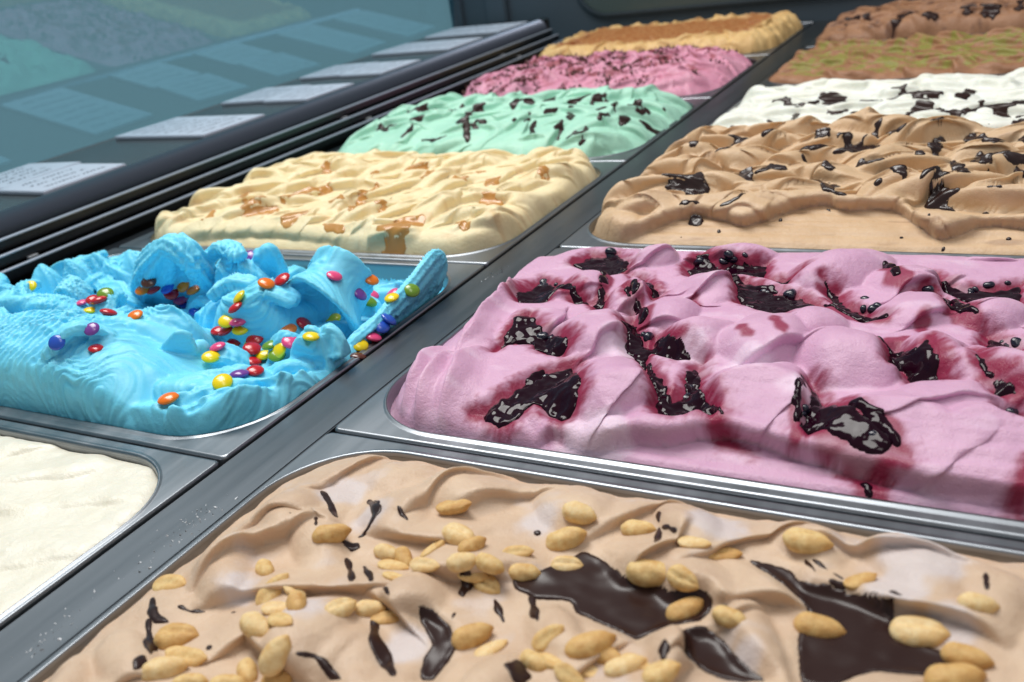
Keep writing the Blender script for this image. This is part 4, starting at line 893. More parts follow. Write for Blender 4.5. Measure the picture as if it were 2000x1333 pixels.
                ('l', [(260.8, 81.1), (272.0, 71.6), (280.5, 63.0)], 6), ('l', [(251.3, 231.0), (255.9, 218.1), (260.2, 207.0)], 5),
                ('l', [(260.5, 147.1), (267.7, 140.4), (278.1, 130.8)], 5), ('l', [(239.8, 104.9), (241.1, 84.6), (243.1, 69.2)], 5)],
 'snow_sauce': [('l', [(87.3, 656.4), (99.5, 657.1), (120.7, 636.3), (127.4, 667.6)], 6.5),
                ('p', [(122.9, 696.5), (140.9, 698.0), (155.0, 669.5), (151.3, 650.1), (127.4, 667.6)], 3.6),
                ('l', [(166.6, 636.1), (178.0, 633.8), (183.6, 669.9)], 4.3), ('l', [(186.7, 677.3), (200.8, 675.6), (215.3, 659.0), (235.3, 658.1)], 10.1),
                ('l', [(211.5, 656.9), (226.5, 642.3)], 6.5), ('l', [(246.2, 654.0), (253.4, 660.4), (257.5, 694.4)], 8.6),
                ('l', [(143.4, 631.5), (154.4, 625.6), (158.5, 637.8)], 7.9), ('l', [(119.7, 601.5), (116.1, 629.9), (120.3, 631.1)], 5.8),
                ('l', [(165.6, 625.9), (176.6, 626.0), (188.0, 579.5), (194.9, 577.2)], 8.6), ('l', [(176.8, 576.9), (187.2, 576.8)], 5.8),
                ('l', [(216.9, 573.2), (218.8, 630.9), (228.1, 629.4), (243.9, 583.6)], 7.2),
                ('l', [(235.8, 580.2), (248.0, 580.6), (257.3, 582.2), (249.8, 584.7)], 5.8),
                ('l', [(259.8, 581.9), (269.2, 617.5), (282.4, 594.7), (289.5, 593.1), (300.0, 625.0)], 9.4),
                ('l', [(128.6, 574.6), (137.6, 577.9), (152.2, 559.9)], 5.8), ('l', [(254.4, 563.5), (257.9, 578.4)], 4.3), ('l', [(295.0, 557.0), (302.4, 561.7)], 7.2),
                ('l', [(297.3, 578.6), (301.3, 589.7)], 5.8), ('l', [(70.0, 563.5), (76.8, 570.7)], 5.0), ('l', [(96.3, 590.7), (103.6, 590.7)], 3.6),
                ('l', [(262.2, 556.9), (279.5, 555.5)], 5.8), ('l', [(111.8, 583.3), (117.6, 579.7)], 4.3)],
 'yellow_sauce': [('p',
                   [(-229.0, 307.4), (-233.8, 314.6), (-242.4, 313.2), (-247.4, 311.4), (-253.5, 313.0), (-258.1, 308.9), (-257.8, 302.3), (-257.6, 296.3),
                    (-256.5, 288.3), (-250.0, 284.4), (-243.6, 288.2), (-242.1, 295.3), (-238.6, 296.3), (-231.2, 299.2)],
                   4),
                  ('p',
                   [(-182.7, 295.9), (-182.5, 305.5), (-190.7, 307.1), (-197.5, 301.6), (-200.9, 296.5), (-202.6, 292.3), (-204.9, 287.9), (-203.8, 283.1),
                    (-201.1, 278.4), (-196.1, 274.1), (-188.5, 273.1), (-184.2, 279.9), (-185.6, 286.7), (-185.3, 290.4)],
                   4),
                  ('l', [(-284.8, 277.6), (-301.1, 307.2)], 5), ('l', [(-233.9, 321.2), (-229.9, 343.9), (-215.2, 363.8)], 8),
                  ('l', [(-175.4, 374.1), (-161.4, 335.0), (-144.7, 297.4)], 6),
                  ('p',
                   [(-122.3, 317.2), (-125.6, 316.9), (-127.6, 318.7), (-131.6, 321.3), (-136.2, 320.1), (-136.3, 315.2), (-133.2, 311.7), (-131.0, 309.9),
                    (-129.3, 308.0), (-126.7, 305.4), (-122.9, 305.2), (-120.5, 308.0), (-118.8, 311.1), (-119.8, 314.8)],
                   4),
                  ('l', [(-196.9, 335.6), (-165.6, 316.2)], 5), ('l', [(-159.2, 281.2), (-143.3, 275.9), (-134.9, 271.6)], 7),
                  ('p',
                   [(-70.9, 284.7), (-72.2, 293.9), (-81.1, 297.7), (-91.3, 293.0), (-94.9, 282.9), (-95.3, 276.8), (-102.3, 270.7), (-100.6, 264.0), (-95.2, 259.7),
                    (-88.1, 257.1), (-79.1, 257.6), (-72.6, 264.6), (-72.9, 272.6), (-75.8, 277.1)],
                   4),
                  ('p',
                   [(-31.5, 287.1), (-33.8, 288.4), (-36.0, 287.4), (-38.1, 287.9), (-41.5, 288.0), (-44.7, 285.8), (-42.8, 282.0), (-38.8, 281.0), (-37.3, 279.7),
                    (-35.4, 278.6), (-32.3, 277.2), (-29.9, 279.0), (-28.8, 281.8), (-29.2, 285.0)],
                   4),
                  ('p',
                   [(-30.6, 335.1), (-33.3, 338.5), (-37.1, 339.2), (-40.2, 338.9), (-43.9, 339.7), (-49.5, 339.1), (-52.6, 334.0), (-49.1, 328.5), (-43.3, 327.6),
                    (-40.5, 327.6), (-37.9, 322.1), (-33.1, 321.9), (-29.6, 325.4), (-30.2, 330.7)],
                   4),
                  ('l', [(-74.0, 388.8), (-64.7, 384.2)], 10), ('l', [(-115.7, 403.3), (-91.2, 381.7)], 9), ('l', [(-171.4, 415.8), (-161.3, 431.0)], 9),
                  ('l', [(-134.9, 383.2), (-150.6, 424.8)], 6), ('l', [(-270.2, 419.6), (-266.2, 425.4)], 8), ('l', [(-288.1, 330.2), (-300.5, 351.9)], 6),
                  ('l', [(-32.0, 398.4), (-26.2, 403.3)], 7), ('l', [(-101.5, 419.1), (-96.6, 420.5)], 6), ('l', [(-201.6, 403.8), (-198.6, 410.2)], 6)]}

# ------------------------------------------------------------------ display case
TW, TP = 366.0, 250.0            # tray outer width (x) and pitch (y)
FL, FX, CR = 9.0, 3.8, 46.0      # flange width front/back, flange width at the ends, opening corner radius
RX, RY = 34.0, 36.0              # right row offset

case = empty('display_case', (-0.2, 0.5, -0.2))
tag(case, 'black and steel refrigerated ice cream display case with glass front', 'display case')
box('well', (-420, -420, -200), (520, 1290, -90), M['well'], case, bev=0)
box('divider_rail', (1.2, -420, -40), (RX - 1.2, 1288, -1.2), M['steel_dark'], case, bev=0.6)
box('end_rail', (-372, 1251.5, -40), (0.4, 1262, 1.5), M['steel'], case, bev=0.8)
box('side_rail', (-384, -420, -40), (-367.2, 1262, -2), M['black'], case, bev=0.6)


def slat(x, z, w=11.0):
    prof = [(x - 22, z - 9), (x - 4, z - 10), (x, z - 9), (x + 0.3, z - 1.2), (x - 0.5, z), (x - 2.2, z), (x - 3.2, z - 0.8), (x - 22, z - 3)]
    s = extrude_profile('grille_slat', prof, -420, 1225, M['black'], case)
    ed = [(x - 2.4, z + 0.1), (x - 0.2, z + 0.1), (x + 0.6, z - 0.6), (x + 0.6, z - 1.6), (x - 0.2, z - 0.8), (x - 2.4, z - 0.5)]
    extrude_profile('edge_strip', ed, -420, 1224, M['slat_edge'], s)


for sx, sz in ((-396.0, 9.0), (-406.0, 18.5), (-417.0, 28.0)):
    slat(sx, sz)
box('grille_back', (-446, -420, -60), (-432, 1226, 30), M['well'], case, bev=0)
rail = []
for i in range(24):
    a = math.radians(-60 + 240 * i / 23)
    rail.append((-446 + 17 * math.cos(a), 26 + 17 * math.sin(a)))
extrude_profile('front_rail', rail, -420, 1232, M['rail'], case, smooth=True)
box('rail_end_cap', (-464, 1232.2, 8), (-427, 1240, 44.5), M['black'], case, bev=2)
for by, bx_, bz in ((150, -411, 12), (196, -401, 3.5), (640, -411, 12), (672, -401, 3.5), (1040, -411, 12), (1072, -401, 3.5)):
    box('grille_bracket', (bx_ - 6, by, bz), (bx_ - 1.5, by + 9, bz + 6.5), M['bracket'], case, bev=0.5)
box('ledge', (-640, -420, 10), (-455, 1240, 38), M['ledge'], case, bev=1.0)

# front glass leans over the ledge
GX, GA = -628.0, math.radians(8.0)
gz1 = 520.0
gdx = math.tan(GA)
glass = [(GX, 39), (GX + gdx * gz1, 39 + gz1), (GX + gdx * gz1 - 5, 39 + gz1), (GX - 5, 39)]
extrude_profile('front_glass', glass, -420, 1262, M['glass'], case)

# far end wall with its moulded inset
box('end_panel', (-641, 1275, -60), (520, 1290, 330), M['endpanel'], case, bev=1.0)
ring0 = rr(-395, 480, 28, 300, 60)
ring1 = rr(-387, 472, 36, 292, 54)
ring2 = rr(-384, 469, 39, 289, 52)
n = len(ring0)
V = [(x, 1274.6, z) for x, z in ring0] + [(x, 1268, z) for x, z in ring1] + [(x, 1268.5, z) for x, z in ring2]
Fq = [(i, (i + 1) % n, (i + 1) % n + n, i + n) for i in range(n)] + [(i + n, (i + 1) % n + n, (i + 1) % n + 2 * n, i + 2 * n) for i in range(n)]
mesh_obj('inset_moulding', V, Fq, M['endpanel'], case)
V2 = [(x, 1272, z) for x, z in ring2]
mesh_obj('inset_plate', V2, [tuple(range(n))], M['endinset'], case, smooth=False)
box('corner_post', (-560, 1262, 38.5), (-520, 1284, 420), M['endpanel'], case, bev=3)
box('corner_post', (-625, 1266, 38.5), (-612, 1280, 420), M['endpanel'], case, bev=2)

floor = box('floor', (-6000, -3000, -1010), (-640, 8000, -1000), M['floor'], bev=0)
tag(floor, kind='structure')


# ------------------------------------------------------------------ steel trays
def tray_rect(side, k):
    if side == 'L':
        return (-TW + 0.8, -0.8, k * TP + 0.8, (k + 1) * TP - 0.8)
    return (RX + 0.8, RX + TW - 0.8, RY + k * TP + 0.8, RY + (k + 1) * TP - 0.8)


def make_tray(side, k, label):
    x0, x1, y0, y1 = tray_rect(side, k)
    root = empty('ice_cream_tray', ((x0 + x1) / 2000, (y0 + y1) / 2000, -0.088))
    tag(root, label, 'tray', 'steel ice cream trays')

    def ring(d, z, r):
        e = d * FX / FL if d < FL else FX + d - FL
        return [(x, y, z) for x, y in rr(x0 + e, x1 - e, y0 + d, y1 - d, r)]

    def strip(name, rings, cap=False):
        V = [p for r_ in rings for p in r_]
        n = len(rings[0])
        Fs = []
        for j in range(len(rings) - 1):
            for i in range(n):
                a, b = j * n + i, j * n + (i + 1) % n
                Fs.append((a, b, b + n, a + n))
        if cap:
            Fs.append(tuple((len(rings) - 1) * n + i for i in range(n)))
        return mesh_obj(name, V, Fs, M['steel'], root)
    strip('flange', [ring(0.4, -7, 3), ring(0, -1.4, 3), ring(0.4, -0.5, 3), ring(1.2, 0, 3), ring(1.9, 0.02, 3), ring(FL - 4.2, 0.02, CR + 4.2), ring(FL - 3.5, 0.05, CR + 3.5), ring(FL - 2.3, 0.7, CR + 2.3), ring(FL - 1.0, 0.8, CR + 1.0), ring(FL - 0.2, 0.1, CR + 0.2), ring(FL, -1.5, CR)])
    strip('basin', [ring(FL, -1.6, CR), ring(FL + 1.0, -20, CR), ring(FL + 3.0, -70, CR - 2), ring(FL + 8.0, -84, CR - 6), ring(FL + 18, -87, CR - 12)], cap=True)
    return root


TRAYS = {
    'cream': ('L', -1, 'steel tray holding the smooth off-white ice cream'),
    'blue': ('L', 0, 'steel tray holding the bright blue ice cream'),
    'yellow': ('L', 1, 'steel tray holding the pale yellow caramel ice cream'),
    'mint': ('L', 2, 'steel tray holding the mint green ice cream'),
    'rose': ('L', 3, 'steel tray holding the pink ice cream with chocolate shavings'),
    'tira': ('L', 4, 'steel tray holding the cocoa dusted biscuit ice cream'),
    'peanut': ('R', -1, 'steel tray holding the tan ice cream with peanuts'),
    'pink': ('R', 0, 'steel tray holding the pink ice cream with dark berry sauce'),
    'coffee': ('R', 1, 'steel tray holding the coffee brown ice cream'),
    'snow': ('R', 2, 'steel tray holding the white ice cream with chocolate stripes'),
    'pist': ('R', 3, 'steel tray holding the brown ice cream with green pistachio'),
    'choc': ('R', 4, 'steel tray at the far right end holding chocolate ice cream'),
}
for key, (sd, k, lab) in TRAYS.items():
    make_tray(sd, k, lab)


# ------------------------------------------------------------------ ice creams
def open_rect(key, grow=0.0):
    sd, k, _ = TRAYS[key]
    x0, x1, y0, y1 = tray_rect(sd, k)
    return (x0 + FX - grow, x1 - FX + grow, y0 + FL - grow, y1 - FL + grow)


def start(key, step, seed, wamp=4.0, wwl=45.0, xlim=None):
    ox = open_rect(key)
    F = Field(ox[0] - 3, min(ox[1] + 3, xlim or 1e9), ox[2] - 3, ox[3] + 3, step)
    F.warp(wamp, wwl, seed)
    F.d = sd_rr(F.X, F.Y, *ox, CR)
    F.ox = ox
    return F


def cut_edge(F, w, p=0.7, z0=-4.0, wob=0.0, seed=3):
    """ease the height down to the tray wall"""
    d = F.d + (wob * fbm(F.X / 22, F.Y / 22, seed, 2) if wob else 0)
    e = np.clip((d + 0.5) / w, 0, 1)
    e = (1 - (1 - e) ** 2) ** p
    F.H = z0 + (F.H - z0) * e
    F.DX *= e
    F.DY *= e


def finish(name, key, F, mat, label, attrs=None, lim=-2.5):
    F.H += 0.25 * fbm(F.X / 9, F.Y / 9, 77, 3)
    o = field_mesh(name, F, F.d > lim, mat, attrs)
    tag(o, label, 'ice cream', 'ice cream in the trays')
    return o


ICE = {}
TOPC = {}


def rnd_lobes(F, base, rng, nx, ny, ang0, dang, L, W, h, lean, jit=0.35, region=None, c=0.5, curv=0.25, k=1.2, order='y', groove=0.0, pw=1.2, ev=0.6):
    x0, x1, y0, y1 = F.ox
    cells = [(i, j) for j in range(ny) for i in range(nx)]
    if order == 'y':
        cells.sort(key=lambda q: -q[1])
    elif order == 'rand':
        rng.shuffle(cells)
    for i, j in cells:
        cx = x0 + (x1 - x0) * (i + 0.5 * (j % 2) + 0.5 + rng.uniform(-jit, jit)) / nx
        cy = y0 + (y1 - y0) * (j + 0.5 + rng.uniform(-jit, jit)) / ny
        if region and not region(cx, cy):
            continue
        f = rng.uniform(0.7, 1.3)
        F.lobe(cx, cy, ang0 + rng.uniform(-dang, dang), L * f, W * rng.uniform(0.75, 1.25), h * rng.uniform(0.65, 1.25), base,
               c=c, curv=rng.uniform(-0.1, 1.0) * curv, lean=lean, k=k, groove=groove, pw=pw * rng.uniform(0.75, 1.15), ev=ev)


# --- pink berry ice cream (front right)
def edge_down(Z, d, w, p, z0=-6.0):
    e = np.clip((d - 1.5) / w, 0, 1)
    return z0 + (Z - z0) * (1 - (1 - e) ** 2) ** p


def lip_line(F, key, sig):
    P = np.array(SD[key + '_lip'])
    l1 = np.interp(F.xs, P[:, 0], P[:, 1])
    k = np.exp(-np.linspace(-2.5, 2.5, int(5 * sig / (F.xs[1] - F.xs[0])) | 1) ** 2 / 2)
    n = len(k) // 2
    l1 = np.convolve(np.pad(l1, n, mode='edge'), k / k.sum(), mode='valid')
    return np.repeat(l1[None, :], F.X.shape[0], 0)


def lip_join(F, top, skirt, L, rnd, lift, step=4.0, ramp=0.4):
    """top layer folded over the skirt along the line L"""
    u = np.clip((F.Y - L) / rnd, 0, 1)
    on = np.sqrt(np.clip(1 - (1 - u) ** 2, 0, 1))
    side = sst(3, 22, F.d)
    top = top + lift * np.exp(-((F.Y - L - rnd * 0.9) / rnd) ** 2) * side
    F.H = np.where(F.Y < L, skirt, skirt + np.clip(top - skirt, 0, step + ramp * np.clip(F.Y - L, 0, None)) * on)
    F.DX = F.DX * on
    F.DY = F.DY * on - on * 5.5 * np.exp(-((F.Y - L - 1.0) / 5.0) ** 2) * side


def build_pink():
    F = start('pink', 0.9, 11, 3.0, 42)
    rng = random.Random(5)
    base = 11 + 1.5 * fbm(F.X / 60, F.Y / 60, 2, 2) + 3 * sst(60, 120, F.Y)
    F.H = base.copy()
    F.warp(5.0, 34, 11)
    for x, y, a, L, W, h in SD['pink_mounds']:
        F.mound(x, y, a, L * 1.15, W * 1.15, h * 1.12, base - 0.5, k=0.5, p=0.9)
    for i, (x, y, a, L, W, h) in enumerate(SD['pink_mounds']):
        if i % 3 != 2:
            F.lobe(x + rng.uniform(-12, 12), y - W * rng.uniform(0.1, 0.8), a + rng.uniform(-.3, .2) + math.pi, L * rng.uniform(1.0, 1.6), W * rng.uniform(0.35, 0.5),
                   rng.uniform(3.5, 5.5), F.H - 1.8, c=0.6, curv=rng.uniform(-0.2, 0.5), lean=3.5, k=0.5, pw=0.9, ev=0.6)
    for x, y, a, L, W, h in SD['pink_flutes']:
        F.lobe(x, y, a, L * 1.3, W * 1.1, h * 1.2, F.H - 3, c=0.5, lean=1.5, k=0.5, pw=0.9)
    rnd_lobes(F, F.H - 1.8, rng, 7, 6, math.pi + 0.35, 0.5, 17, 6, 3.6, 2.5, region=lambda x, y: y > 150 and rng.random() < 0.6, k=0.5, pw=0.9, c=0.6)
    for poly in SD['pink_pits']:
        s = sd_poly(F.X, F.Y, poly)
        f = sst(-6, 5, s)
        F.H -= 5.5 * f
        F.DX *= 1 - f
        F.DY *= 1 - f
    g = np.clip(F.H - base, -3, 14)
    F.DX += 0.22 * g
    F.DY -= 0.12 * g
    L = lip_line(F, 'pink', 5.0) + 1.0 * fbm(F.X / 14, F.Y * 0 + 3.3, 5, 2)
    v = np.clip(F.d, 0, None)
    skirt = -3 + 9.0 * np.clip(v / 46, 0, 1.3) ** 0.8 + 0.55 * fbm(F.X / 110, F.Y / 4.5, 21, 3)
    top = edge_down(F.H, F.d, 26, 0.7)
    lip_join(F, top, skirt, L, 4.0, 3.5, step=9.5, ramp=0.3)
    b3 = F.H.copy()
    for x, y, a, L_, W, h in SD['pink_flutes']:
        F.lobe(x + 4, y + 2, a + rng.uniform(-.1, .1), L_ * 1.25, W * 1.25, h * 1.3, b3 - 2.5, c=0.62, lean=2.5, k=0.5, pw=1.0, ev=0.6)
        F.lobe(x - 7, y + 10, a + rng.uniform(-.1, .1), L_ * 0.9, W * 0.9, h, b3 - 2.5, c=0.62, lean=2.0, k=0.5, pw=1.0, ev=0.6)
    F.H = edge_down(F.H, F.d, 5, 0.7)
    F.DX *= sst(0, 12, F.d)
    F.DY *= sst(0, 12, F.d)
    st = np.zeros_like(F.H)
    nz = fbm(F.X / 7, F.Y / 7, 31, 3)
    nz2 = fbm(F.X / 2.4, F.Y / 2.4, 38, 2)
    for poly in SD['pink_pits']:
        s = sd_poly(F.X, F.Y, poly) + 2.6 * nz + 1.6 * nz2
        st = np.maximum(st, 0.97 * sst(-7.5, 0.5, s) ** 1.2)
    for pts, w in SD['pink_streaks']:
        st = np.maximum(st, 0.9 * sst(-1.2, 1.0, sd_line(F.X, F.Y, pts, w) + 0.5 * nz))
    fr = 0.35 * sst(0.3, 0.9, fbm(F.X / 30, F.Y / 14, 41, 3))
    for cx, cy, r in SD['pink_frost']:
        fr = np.maximum(fr, 0.8 * sst(r + 4, r - 6, np.hypot(F.X - cx, F.Y - cy) + 4 * nz))
    ICE['pink'] = finish('ice_cream', 'pink', F, M['ice_pink'], 'pink ice cream swirled with dark glossy berry sauce', {'stain': st, 'frost': fr})


# --- tan peanut ice cream (nearest)
def build_peanut():
    F = start('peanut', 0.8, 21, 4.5, 50, xlim=400)
    F.xs = F.xs
    rng = random.Random(8)
    base = 8 + 1.5 * fbm(F.X / 70, F.Y / 70, 12, 2)
    F.H = base.copy()
    for x, y, a, L, W, h in SD['peanut_mounds']:
        F.mound(x, y, a, L, W, h, base - 1.5, k=2.0, p=0.7)
    b2 = F.H.copy()
    rnd_lobes(F, b2 - 1.2, rng, 8, 7, math.pi + 0.5, 0.9, 32, 13, 8.0, 6.0, region=lambda x, y: y > -170, k=0.45, c=0.6, curv=0.5, order='rand', pw=0.95, ev=0.6)
    for poly in SD['peanut_pools']:
        s = sd_poly(F.X, F.Y, poly)
        f = sst(-5, 3, s)
        F.H = F.H * (1 - f) + f * 6.5
        F.DX *= 1 - f
        F.DY *= 1 - f
    cut_edge(F, 36, 0.8, z0=-3.5, wob=2.5)
    F.H = edge_down(F.H, F.d - 0.8 - 0.8 * fbm(F.X / 18, F.Y / 18, 90, 2), 5, 0.6)
    F.DX *= sst(1, 14, F.d)
    F.DY *= sst(1, 14, F.d)
    F.H += 0.5 * fbm(F.X / 16, F.Y / 16, 3, 3)
    nz = fbm(F.X / 8, F.Y / 8, 33, 3)
    fr = 0.4 * sst(0.35, 1.0, fbm(F.X / 26, F.Y / 26, 44, 3) + 0.35 * nz)
    for cx, cy, r in SD['peanut_frost']:
        fr = np.maximum(fr, 0.8 * sst(r + 2, r - 4, np.hypot(F.X - cx, F.Y - cy) + 2.5 * nz))
    st = 0.6 * sst(16, 4, F.d)
    ICE['peanut'] = finish('ice_cream', 'peanut', F, M['ice_peanut'], 'tan ice cream topped with peanuts and dark chocolate pools', {'frost': fr, 'stain': st})


# --- coffee ice cream
def build_coffee():
    F = start('coffee', 1.0, 31, 4.0, 40)
    rng = random.Random(12)
    base = 11 + 2.0 * fbm(F.X / 60, F.Y / 60, 22, 2) + 0.03 * (F.Y - 300)
    F.H = base.copy()
    rnd_lobes(F, base - 1, rng, 7, 7, math.pi + 0.15, 0.35, 38, 21, 15.0, 6.0, k=0.6, c=0.6, curv=0.5, pw=1.0, ev=0.65)
    b2 = F.H.copy()
    rnd_lobes(F, b2 - 1.5, rng, 9, 10, math.pi + 0.3, 0.7, 22, 8, 6.0, 4.0, k=0.45, c=0.6, curv=0.4, order='rand', pw=1.1, ev=0.65)
    L = lip_line(F, 'coffee', 9.0) + 1.2 * fbm(F.X / 12, F.Y * 0 + 8.3, 15, 2)
    v = np.clip(F.d, 0, None)
    skirt = -3 + 14 * np.clip(v / 42, 0, 1.3) ** 0.8 + 0.7 * fbm(F.X / 110, F.Y / 5, 24, 3)
    lip_join(F, edge_down(F.H, F.d, 22, 0.55), skirt, L, 4.5, 3.0, step=8.0, ramp=0.4)
    F.H = edge_down(F.H, F.d, 7, 0.7)
    F.DX *= sst(0, 12, F.d)
    F.DY *= sst(0, 12, F.d)
    st = 0.35 * sst(0.45, 0.9, fbm(F.X / 40, F.Y / 7, 51, 3))
    ICE['coffee'] = finish('ice_cream', 'coffee', F, M['ice_coffee'], 'coffee brown ice cream in waves with chocolate splashes', {'stain': st})


# --- yellow caramel ice cream
def build_yellow():
    F = start('yellow', 1.0, 41, 4.0, 40)
    rng = random.Random(19)
    base = 13 + 2.0 * fbm(F.X / 60, F.Y / 60, 32, 2)
    F.H = base.copy()
    rnd_lobes(F, base - 1, rng, 7, 7, math.pi + 0.75, 0.6, 36, 15, 10.0, 5.0, k=0.7, c=0.5, curv=0.5, order='rand', pw=0.95, ev=0.6)
    b2 = F.H.copy()
    rnd_lobes(F, b2 - 1.2, rng, 12, 10, math.pi + 0.8, 0.8, 18, 7, 3.6, 2.5, k=0.6, c=0.5, order='rand', pw=1.0, ev=0.65)
    L = lip_line(F, 'yellow', 6.0) + 1.2 * fbm(F.X / 12, F.Y * 0 + 8.3, 35, 2)
    v = np.clip(F.d, 0, None)
    skirt = -3 + 15 * np.clip(v / 30, 0, 1.2) ** 0.75 + 0.5 * fbm(F.X / 110, F.Y / 4, 44, 3)
    lip_join(F, edge_down(F.H, F.d, 18, 0.55), skirt, L, 6.0, 2.0)
    b3 = F.H.copy()
    for x, y, a, Lm, W, h in SD['yellow_mounds']:
        F.lobe(x, y, a, Lm * 1.1, W, h, b3 - 1, c=0.45, curv=0.25, lean=6.0, k=0.7, pw=1.0, ev=0.5)
    F.H = edge_down(F.H, F.d, 7, 0.7)
    F.DX *= sst(0, 12, F.d)
    F.DY *= sst(0, 12, F.d)
    st = 0.3 * sst(0.4, 0.9, fbm(F.X / 30, F.Y / 12, 61, 3))
    ICE['yellow'] = finish('ice_cream', 'yellow', F, M['ice_yellow'], 'pale yellow ice cream in folded petals with caramel sauce', {'stain': st})


# --- mint ice cream, domed over its tray
def build_mint():
    F = start('mint', 1.3, 51, 6.0, 55)
    rng = random.Random(23)
    x0, x1, y0, y1 = F.ox
    F.d = sd_rr(F.X, F.Y, x0 - 3, x1 + 3, y0 - 3, y1 + 3, 70)
    base = 24 * (1 - (np.clip(1 - F.d / 95, 0, 1)) ** 2.2) ** 0.9 + 2 * fbm(F.X / 60, F.Y / 60, 42, 2)
    F.H = base.copy()
    rnd_lobes(F, base - 1, rng, 6, 5, math.pi + 0.5, 1.0, 46, 20, 9.0, 5.0, k=0.8, c=0.5, curv=0.6, order='rand', pw=0.95, ev=0.6)
    b2 = F.H.copy()
    rnd_lobes(F, b2 - 1, rng, 9, 7, math.pi + 0.9, 1.2, 22, 8, 4.8, 3.0, k=0.5, c=0.6, order='rand', pw=1.0, ev=0.65)
    cut_edge(F, 20, 0.6, z0=-4, wob=3.0)
    ICE['mint'] = finish('ice_cream', 'mint', F, M['ice_mint'], 'domed mint green ice cream with chocolate squiggles')


# --- smooth off-white ice cream (front left)
def build_cream():
    F = start('cream', 1.0, 61, 6.0, 40)
    rng = random.Random(29)
    base = -1.5 + 1.2 * fbm(F.X / 70, F.Y / 70, 52, 2)
    F.H = base.copy()
    rnd_lobes(F, base - 0.6, rng, 9, 6, math.pi + 0.6, 0.5, 36, 15, 3.4, 1.5, k=1.2, c=0.35, curv=0.6, order='rand', pw=0.9)
    F.H += 0.35 * fbm(F.X / 12, F.Y / 12, 4, 3)
    cut_edge(F, 10, 0.5, z0=-6, wob=2.0)
    ICE['cream'] = finish('ice_cream', 'cream', F, M['ice_white'], 'nearly level off-white ice cream at the left corner')


# --- white ice cream with chocolate stripes
def build_snow():
    F = start('snow', 1.4, 71, 4.0, 40)
    rng = random.Random(31)
    base = 6 + 1.5 * fbm(F.X / 60, F.Y / 60, 62, 2)
    F.H = base.copy()
    rnd_lobes(F, base - 1, rng, 7, 6, math.pi, 0.25, 40, 19, 9.0, 4.0, k=0.9, c=0.6, curv=0.5, pw=0.95, ev=0.6)
    b2 = F.H.copy()
    rnd_lobes(F, b2 - 1, rng, 12, 9, math.pi, 1.0, 14, 7, 3.0, 2.0, k=0.8, order='rand')
    cut_edge(F, 24, 0.7, z0=-6, wob=3)
    ICE['snow'] = finish('ice_cream', 'snow', F, M['ice_snow'], 'white ice cream striped with dark chocolate')


def build_rose():
    F = start('rose', 1.5, 81, 5.0, 40)
    rng = random.Random(37)
    x0, x1, y0, y1 = F.ox
    F.d = sd_rr(F.X, F.Y, x0 - 2, x1 + 2, y0 - 2, y1 + 2, 75)
    base = 22 * (1 - (np.clip(1 - F.d / 80, 0, 1)) ** 2.2) ** 0.9
    F.H = base.copy()
    rnd_lobes(F, base - 1, rng, 10, 7, math.pi + 0.5, 1.2, 26, 12, 8.0, 3.0, k=1.0, order='rand')
    b2 = F.H.copy()
    rnd_lobes(F, b2 - 1, rng, 18, 12, 0.5, 3.0, 11, 5, 4.0, 2.0, k=0.8, order='rand')
    cut_edge(F, 18, 0.6, z0=-4, wob=3)
    st = 0.85 * sst(-0.05, 0.6, fbm(F.X / 26, F.Y / 16, 71, 4, 0.65)) * sst(15, 45, F.d)
    ICE['rose'] = finish('ice_cream', 'rose', F, M['ice_rose'], 'rough pink ice cream scattered with chocolate shavings', {'stain': st})
    ICE['rose_field'] = F


def build_tira():
    F = start('tira', 1.5, 91, 4.0, 40)
    rng = random.Random(41)
    base = 22 + 1.5 * fbm(F.X / 60, F.Y / 60, 82, 2)
    F.H = base + 1.6 * fbm(F.X / 14, F.Y / 14, 7, 3)
    b2 = F.H.copy()
    rnd_lobes(F, b2 - 2, rng, 11, 8, math.pi + 0.2, 1.2, 24, 12, 6.5, 4.0, k=1.2, order='rand', region=lambda x, y: not (F.ox[0] + 55 < x < F.ox[1] - 60 and F.ox[2] + 50 < y < F.ox[3] - 30))
    cut_edge(F, 26, 0.6, z0=-4, wob=4)
    edge = sst(60, 15, F.d)
    F.H += edge * sst(0, 8, F.d) * 3.0 * fbm(F.X / 16, F.Y / 24, 9, 3)
    st = sst(24, 44, F.d + 9 * fbm(F.X / 30, F.Y / 30, 73, 3)) * (0.8 + 0.25 * fbm(F.X / 5, F.Y / 5, 75, 2))
    ICE['tira'] = finish('ice_cream', 'tira', F, M['ice_tira'], 'biscuit coloured ice cream dusted with brown cocoa', {'stain': st})


def build_pist():
    F = start('pist', 1.5, 101, 5.0, 35)
    rng = random.Random(43)
    base = 5 + 1.5 * fbm(F.X / 60, F.Y / 60, 92, 2)
    F.H = base.copy()
    rnd_lobes(F, base - 1, rng, 8, 6, math.pi - 0.6, 0.4, 32, 14, 7.5, 4.0, k=1.2, c=0.5, curv=0.5)
    F.H += 1.2 * fbm(F.X / 12, F.Y / 12, 17, 3)
    cut_edge(F, 16, 0.6, z0=-4, wob=2)
    st = 0.85 * sst(-0.35, 0.45, fbm(F.X / 22, F.Y / 18, 93, 4, 0.75) + 0.35 * fbm(F.X / 5, F.Y / 5, 95, 2)) * sst(8, 22, F.d)
    ICE['pist'] = finish('ice_cream', 'pist', F, M['ice_pist'], 'brown ice cream smeared with green pistachio paste', {'stain': st})


